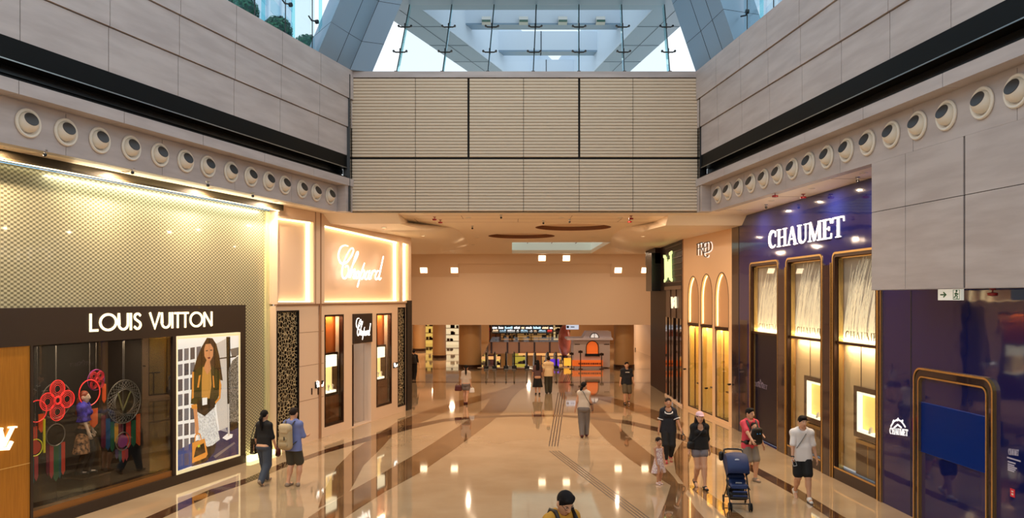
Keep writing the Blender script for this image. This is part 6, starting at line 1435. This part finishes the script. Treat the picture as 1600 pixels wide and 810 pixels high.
# couple
p = F2(840, 617); r, G = person('woman with long black hair and black skirt walking away beside the man in cream', p, .05, 1.52, (-.05,.05,0), (.05,-.06,.01,0,.4), (-.16,.03,.52), (.15,.05,.5), [('top',CL('plum_top',92,66,66),{'sleeve':.8,'hem':-.04,'loose':.012}),('skirt',blackc,{'hem':.22,'w':.13}),('shoes',shoe_b,{'low':1})], 'long', female=True, faceon=False, vox=.013)
p = F2(857, 615); r, G = person('man in cream shirt and olive trousers walking away at the centre', p, .0, 1.63, (-.05,-.05,0,0,.3), (.05,.06,0), (-.14,.04,.52), (.15,.04,.48), [('top',creamc,{'sleeve':.7,'hem':-.05,'loose':.02}),('pants',olive,{'loose':.01}),('shoes',shoe_b)], 'short', faceon=False, vox=.013)
# woman in white top
p = F2(912, 683); r, G = person('woman in white sleeveless top and grey jeans walking away in the middle', p, -.12, 1.68, (-.03,-.06,.0,0,.3), (.05,.07,0), (-.16,-.03,.47), (.16,.02,.5), [('top',CL('off_white',206,190,172),{'sleeve':0,'hem':-.0,'loose':.008}),('pants',CL('grey_jeans',112,104,100),{'loose':.006}),('shoes',dred,{'low':1})], 'side', female=True, faceon=False, sk=skin2, head=(-.5,0))
bag('crossbody_bag', 'black bag at the right hip of the woman in the white sleeveless top', leather, (.24,.0,.92), .12, .26, .22, r, [(.22,-.1,1.0),(.1,-.16,1.2),(-.02,-.12,1.42),(-.09,.0,1.44),(-.06,.1,1.3)])
# man in black t-shirt
p = F2(979, 632); r, G = person('man in black t-shirt and olive shorts walking toward the viewer at far right', p, pi+.1, 1.68, (-.07,-.07,.02,0,.4), (.06,.06,0), (-.17,.04,.5), (.17,.02,.48), [('top',CL('black_blue',20,22,30),{'sleeve':.8,'hem':-.05,'loose':.016}),('shorts',CL('khaki',96,84,64),{'len':.44,'loose':.016}),('shoes',shoe_b)], 'short', build=1.1, vox=.013)
m = MB(); U = 1.68
for k in range(7): x = -.085+k*.025; m.add([(x,.145,1.29),(x+.017,.146,1.29),(x+.017,.146,1.315+.01*(k%2)),(x,.145,1.315+.01*(k%2)),(x,.13,1.29),(x+.017,.13,1.29),(x+.017,.13,1.32),(x,.13,1.32)], [(0,1,2,3),(4,5,6,7),(0,1,5,4),(1,2,6,5),(2,3,7,6),(3,0,4,7)])
m.build('chest_print', white_c, r, local=True)
# woman in navy with white trim and the little girl she leads
p = F2(1044, 722); r, G = person('woman in navy top with white trim walking toward the viewer beside the little girl', p, pi-.05, 1.65, (-.05,-.06,.03,0,.4), (.05,.08,.0), (-.19,.12,.50), (.165,.02,.44), [('top',navyc,{'sleeve':.75,'hem':-.06,'loose':.012,'flare':1.4,'neck':.29}),('pants',blackc,{'len':.94}),('shoes',mat('red_shoe',lin(186,50,60),.5))], 'bun', female=True, build=1.14, sk=skin2, hm=hairb)
T = G['T']; U = 1.65
m = MB(); m.tube([T(-.062,.03,.305),T(-.055,.075,.262),T(-.02,.088,.25),T(.02,.088,.25),T(.055,.075,.262),T(.062,.03,.305)], .016, 6, flat=.8)
for s, sd in (('L',G['shL']),('R',G['shR'])):
    c = sd+(G['el'][s]-sd)*.76; ax_ = G['el'][s]-sd; m.lathe(tuple(c), [(.055*U,0),(.057*U,.0),(.056*U,.022),(.05*U,.022)], 14, tuple(ax_))
m.build('white_trim', white_c, r, local=True, smooth=50)
bag('handbag', 'small dark handbag in the left hand of the woman in navy', leather, (-.36,.16,.68), .1, .18, .16, r, [(-.36,.1,.76),(-.34,.17,.84),(-.36,.23,.76)])
p = F2(1029, 757); floral = CL('floral', 236,228,220, noise=(34, lin(190,150,160), 2)); r, G = person('little girl in white floral dress holding the hand of the woman in navy', p, pi+.4, 1.02, (-.05,-.02,.0), (.05,.03,.0), (-.10,.1,.52), (.12,.1,.5), [('dress',floral,{'hem':.26,'w':.16}),('shoes',mat('pale_shoe',lin(220,196,196),.5))], 'bun', female=False, sk=skin2, hm=hairb, headscale=1.45, build=1.05, vox=.009)
# woman in pink cap
p = F2(1093, 762); r, G = person('woman in pale pink cap, black shirt and denim shorts walking toward the viewer', p, pi+.08, 1.69, (-.035,.12,.0,0,0), (.03,-.09,.03,0,.55), (-.15,-.02,.46), (.16,.03,.46), [('top',blackc,{'sleeve':1.05,'hem':-.01,'loose':.014,'neck':.26}),('shorts',CL('denim_short',122,116,122),{'len':.13,'loose':.004}),('shoes',shoe_b,{'low':1}),('cap',CL('pink_cap',236,196,204))], 'longcap', female=True, head=(0,-.08))
bag('crossbody_bag', 'small black bag worn across the body of the woman in the pink cap', leather, (.22,.06,.98), .16, .08, .17, r, [(.2,.1,1.07),(.08,.17,1.2),(-.06,.15,1.36),(-.11,.02,1.46),(-.05,-.12,1.36)])
# man in white t-shirt
p = F2(1253, 781); r, G = person('young man in white t-shirt and black shorts walking past the blue shop front', p, pi-.1, 1.76, (-.055,.12,.0,0,0), (.05,-.12,.035,0,.7), (-.17,.03,.47), (.14,.11,.49), [('top',white_c,{'sleeve':.85,'hem':-.05,'loose':.014}),('shorts',blackc,{'len':.40,'loose':.014}),('shoes',shoe_w)], 'thick', head=(.25,-.1))
m = MB(); T = G['T']; m.tube([T(-.06,-.01,.335),T(-.03,.064,.28),T(.02,.074,.2),T(.07,.064,.12),T(.1,.0,.05)], .010, 6, flat=.6); m.build('sling_strap', greyc, r, local=True)
m = MB(); w = G['wr']['R']; e_ = G['el']['R']; m.lathe(tuple(w+(e_-w)*.12), [(.019*1.76,-.012),(.0215*1.76,-.012),(.0215*1.76,.012),(.019*1.76,.012)], 14, tuple(w-e_)); m.build('wrist_watch', leather, r, local=True)
e = empty('phone', Matrix.LocRotScale(r.location, r.rotation_euler.to_quaternion(), None) @ Vector(tuple(w+(w-e_)/np.linalg.norm(w-e_)*.09+v3(-.03,.035,0)))); e.rotation_euler = (.5,.2,r.rotation_euler.z)
m = MB(); m.wbox(-.036,.036,-.005,.005,-.07,.07); m.build('phone_case', mat('white_phone', lin(232,232,232), .3), e, local=True); m = MB(); m.wbox(-.032,.032,.005,.006,-.065,.065); m.build('screen', blackg, e, local=True); tag(e, 'white phone in the hand of the man in the white t-shirt', 'phone')
# man with the pink shirt, carrier, baby and stroller
p = F2(1171, 752); r, G = person('man with glasses in pink t-shirt carrying a baby and pushing the stroller', p, pi+.35, 1.68, (-.06,.05,.0), (.06,-.06,.02,0,.4), (-.17,.1,.47), (.14,.26,.60), [('top',pinkc,{'sleeve':.75,'hem':-.06,'loose':.012}),('shorts',CL('grey_shorts',132,122,112),{'len':.42,'loose':.014}),('shoes',shoe_g)], 'thick', glasses=True, head=(.3,0), build=1.05)
T = G['T']; M_ = Matrix.LocRotScale(r.location, r.rotation_euler.to_quaternion(), None)
e = empty('baby_carrier', M_ @ Vector((0,0,0))); e.rotation_euler = r.rotation_euler; tag(e, 'black baby carrier with two blue dots strapped on the man in pink', 'baby carrier')
sdf_mesh('carrier_panel', [('c',T(x,.155,.05),T(x*.9,.165,.205),.07,.062,((0,1,0),.6)) for x in (-.055,-.018,.018,.055)], leather, e, .011, .04)
sdf_mesh('waist_belt', [('c',T(-.085,.055,.03),T(.085,.055,.03),.05,.05),('c',T(-.1,-.01,.03),T(-.085,.055,.03),.045,.045),('c',T(.1,-.01,.03),T(.085,.055,.03),.045,.045)], leather, e, .012, .03)
for s in (-1,1):
    m = MB(); m.tube([T(s*.06,.13,.18),T(s*.068,.085,.26),T(s*.07,.04,.325),T(s*.068,-.03,.325),T(s*.05,-.08,.2)], [.026,.03,.03,.026,.02], 8, flat=.6); m.build('shoulder_strap', leather, e, local=True, smooth=60)
    m = MB(); m.ell(T(s*.022,.205,.165), (.014,.008,.014), 10); m.build('blue_dot', mat('blue_dot', lin(40,140,200), .4, es=.1), e, local=True, smooth=60)
e = empty('baby', M_ @ Vector((0,0,0))); e.rotation_euler = r.rotation_euler; tag(e, 'baby with dark hair held in the black chest carrier', 'person')
bc = T(.012,.115,.262)
sdf_mesh('body', [('e',bc,(.062,.066,.072)),('e',bc+v3(.0,.03,-.03),(.045,.045,.04)),('e',bc+v3(0,.07,-.005),(.01,.012,.01)),('c',bc+v3(0,0,-.05),T(.0,.12,.14),.05,.07),('c',T(-.05,.12,.2),T(-.11,.15,.13),.028,.022),('c',T(-.11,.15,.13),T(-.10,.2,.11),.022,.02),('c',T(.05,.12,.2),T(.11,.14,.12),.028,.022),('c',T(-.05,.13,.09),T(-.1,.15,.03),.04,.03),('c',T(.05,.13,.09),T(.1,.15,.03),.04,.03)], skin, e, .009, .02)
sdf_mesh('hair', [('e',bc+v3(0,-.012,.018),(.067,.068,.066))], hairb, e, .008, .01, [(bc+v3(0,.03,.02), v3(0,.75,-.66))])
for s in (-1,1): m = MB(); m.ell(bc+v3(s*.022,.062,.004), (.006,.005,.005), 8); m.build('eye', eye_d, e, local=True, smooth=60)
# stroller, facing the viewer
p = F2(1157, 797); sf = pi-.1; e = empty('stroller', (p[0], p[1]+.25, 0), sf); tag(e, 'navy blue baby stroller with black wheels pushed by the man in pink', 'stroller')
sblue = CL('stroller_blue', 22,44,92, .6); fr_ = mat('stroller_frame', lin(26,26,28), .35)
def tb(name, pts, r, m_=fr_, sm=60, closed=False, flat=1): m = MB(); m.tube(pts, r, 8, closed, flat); return m.build(name, m_, e, smooth=sm, local=True)
for s in (-1,1):
    x = s*.2
    tb('side_frame', [(x,.36,.12),(x,.2,.32),(x,.02,.55),(x,-.18,.8),(x,-.34,1.0),(x*.95,-.42,1.06)], .014)
    tb('rear_leg', [(x,.06,.52),(x,-.12,.3),(x*1.05,-.3,.12)], .013)
    tb('seat_rail', [(x,.3,.42),(x,.1,.46),(x,-.12,.52)], .011)
tb('push_handle', [(-.19,-.42,1.06),(-.19,-.47,1.08),(-.1,-.5,1.09),(.1,-.5,1.09),(.19,-.47,1.08),(.19,-.42,1.06)], .02, leather)
tb('front_axle', [(-.2,.34,.14),(.2,.34,.14)], .011); tb('rear_axle', [(-.22,-.3,.12),(.22,-.3,.12)], .011); tb('foot_bar', [(-.19,.38,.27),(.19,.38,.27)], .012)
for x, y in ((-.2,.37),(.2,.37),(-.225,-.3),(.225,-.3)):
    for dx in ((-.022,.022) if y > 0 else (0,)):
        m = MB(); m.lathe((x+dx-.012,y,.085), [(.03,0),(.075,0),(.085,.006),(.085,.018),(.075,.024),(.03,.024)], 22, (1,0,0)); w = m.build('wheel', mat('tyre', lin(20,20,22), .7), e, smooth=40, local=True)
        m = MB(); m.lathe((x+dx-.014,y,.085), [(.0,0),(.04,0),(.04,.028),(.0,.028)], 14, (1,0,0)); m.build('hub', mat('hub_grey', lin(90,90,92), .4), w, local=True)
    tb('fork', [(x,y,.085),(x,y-.02 if y > 0 else y,.16)], .016)
sdf_mesh('seat', [('c',(-.13,.25,.47),(.13,.25,.47),.05,.05),('c',(-.13,.05,.46),(.13,.05,.46),.05,.05),('c',(-.13,-.1,.6),(.13,-.1,.6),.05,.05),('c',(-.12,-.22,.82),(.12,-.22,.82),.045,.045),('c',(-.13,.15,.465),(.13,.15,.465),.05,.05),('c',(-.13,-.02,.52),(.13,-.02,.52),.05,.05),('c',(-.13,-.16,.7),(.13,-.16,.7),.048,.048)], sblue, e, .014, .06)
sdf_mesh('footrest', [('c',(-.13,.28,.45),(.13,.28,.45),.025,.025),('c',(-.13,.36,.3),(.13,.36,.3),.02,.02),('c',(-.13,.33,.38),(.13,.33,.38),.022,.022)], sblue, e, .014, .05)
# canopy: half barrel drawn down over the seat
m = MB(); n, k = 14, 8; v = []
for j in range(k+1):
    t = j/k; a = math.radians(150-t*135); cy_, cz = -.12+.36*math.cos(a)*.95, .62+.42*math.sin(a)
    for i in range(n+1):
        b = math.pi*i/n; sq = .22*math.cos(b); dp = .05*math.sin(b); v.append((sq, cy_*1.0+dp*math.cos(a), cz+dp*math.sin(a)+.0))
m.add(v, [(j*(n+1)+i, j*(n+1)+i+1, (j+1)*(n+1)+i+1, (j+1)*(n+1)+i) for j in range(k) for i in range(n)])
o = m.build('canopy', sblue, e, smooth=70, local=True); sd = o.modifiers.new('thick', 'SOLIDIFY'); sd.thickness = .012
for s in (-1,1):
    m = MB(); pts = [(s*.215,-.12+.36*math.cos(math.radians(150-t*135/8))*.95,.62+.42*math.sin(math.radians(150-t*135/8))) for t in range(9)]; c = (s*.2,-.1,.6)
    m.add([c]+pts, [(0,i+1,i+2) for i in range(8)]); o = m.build('canopy_side', sblue, e, local=True); sd = o.modifiers.new('thick', 'SOLIDIFY'); sd.thickness = .01
m = MB(); m.ell((.02,.12,.985), (.05,.012,.02), 10); m.build('canopy_emblem', mat('silver_print', lin(190,196,210), .4), e, local=True)
sdf_mesh('storage_basket', [('c',(-.14,.16,.22),(.14,.16,.22),.05,.05),('c',(-.14,-.16,.22),(.14,-.16,.22),.05,.05),('c',(-.15,.16,.3),(.15,.16,.3),.035,.035),('c',(-.15,-.16,.32),(.15,-.16,.32),.035,.035),('c',(-.14,0,.22),(.14,0,.22),.05,.05)], leather, e, .015, .08)
tb('harness_clip', [(-.06,.2,.53),(.06,.2,.53)], .018, mat('grey_clip', lin(150,150,156), .5))
sdf_mesh('side_pouch', [('c',(.25,-.42,.9),(.25,-.42,1.0),.05,.055)], leather, e, .012, .02)
# man at the bottom edge, looking down
p = fl(877, 466+4.3*1220/9.9); p = ((877-CX)/FOC*9.9, 9.9); r, G = person('man in black and mustard top looking down at the bottom edge of the scene', p, pi+.55, 1.86, (-.06,.02,.0), (.06,-.03,.0), (-.1,.2,.60), (.06,.22,.60), [('top',CL('mustard',196,140,40),{'sleeve':.9,'hem':-.05,'loose':.012}),('pants',navyc,{'loose':.006}),('shoes',shoe_b)], 'thick', head=(0,-.62), glasses=True, build=1.05, headscale=1.12)
T = G['T']
for s_ in (-1, 1):
    m = MB(); m.tube([T(s_*.062,-.085,.16),T(s_*.066,-.078,.27),T(s_*.068,-.03,.335),T(s_*.068,.03,.338),T(s_*.07,.085,.28),T(s_*.075,.1,.16)], [.03,.042,.048,.048,.042,.03], 8, flat=.5); m.build('backpack_strap', leather, r, smooth=60, local=True)
# person half hidden behind the dark column at left
p = fl(648, 588); r, G = person('person in dark clothes with backpack, mostly hidden behind the dark column at left', (at(646.5,588,41)[0],41), -.1, 1.55, (-.05,.05,0), (.05,-.05,.0), (-.16,.03,.5), (.15,.1,.5), [('top',blackc,{'sleeve':1.4,'loose':.012}),('pants',blackc,{}),('shoes',shoe_b)], 'short', faceon=False, vox=.014)
bag('backpack', 'black backpack on the person half hidden behind the dark column', leather, (.02,-.2,1.08), .3, .2, .42, r, [(.1,-.08,1.2),(.12,.08,1.28),(.14,.1,1.05),(.12,-.06,.95)], cat='backpack', rad=.06)
# mannequin in the display window
mx_, mz = LF.px(133, 742, -.9); base = LF.pt(LF.u(131,-.75), -.75, zpl+.09)
plz = LF.z(131, 741, -.75)
e = empty('display_plinth', base); MB().box(LF, LF.u(131,-.75)-.35, LF.u(131,-.75)+.35, -1.1, -.4, zpl+.06, plz).build('plinth_block', blackm, e, bevel=.01); MB().box(LF, LF.u(131,-.75)-.36, LF.u(131,-.75)+.36, -1.11, -.39, plz-.03, plz).build('plinth_top', mat('dark_display_floor', lin(60,46,34), .15), e); tag(e, 'low black plinth under the mannequin in the display window', 'plinth')
leop = CL('leopard', 196,140,96, noise=(16, lin(52,30,22), 3)); fur = mat('cloth_violet_fur', lin(84,70,190), .9, noise=(14, lin(50,40,140), 3))
ang = math.atan2(LF.n[1], LF.n[0])-math.pi/2
r, G = person('dressed mannequin with violet fur top and leopard print skirt in the display window', (base[0], base[1], plz), ang+.5, 1.72, (-.04,.03,0), (.05,-.04,0), (-.15,.06,.47), (.13,.1,.5), [('top',fur,{'sleeve':.9,'hem':.12,'loose':.02}),('pants',blackc,{}),('skirt',leop,{'hem':.27,'w':.18}),('shoes',shoe_b)], 'long', hm=mat('auburn_hair', lin(140,66,40), .5), female=True, name='mannequin', cat='mannequin', sk=mat('mannequin_skin', lin(222,190,168), .35))
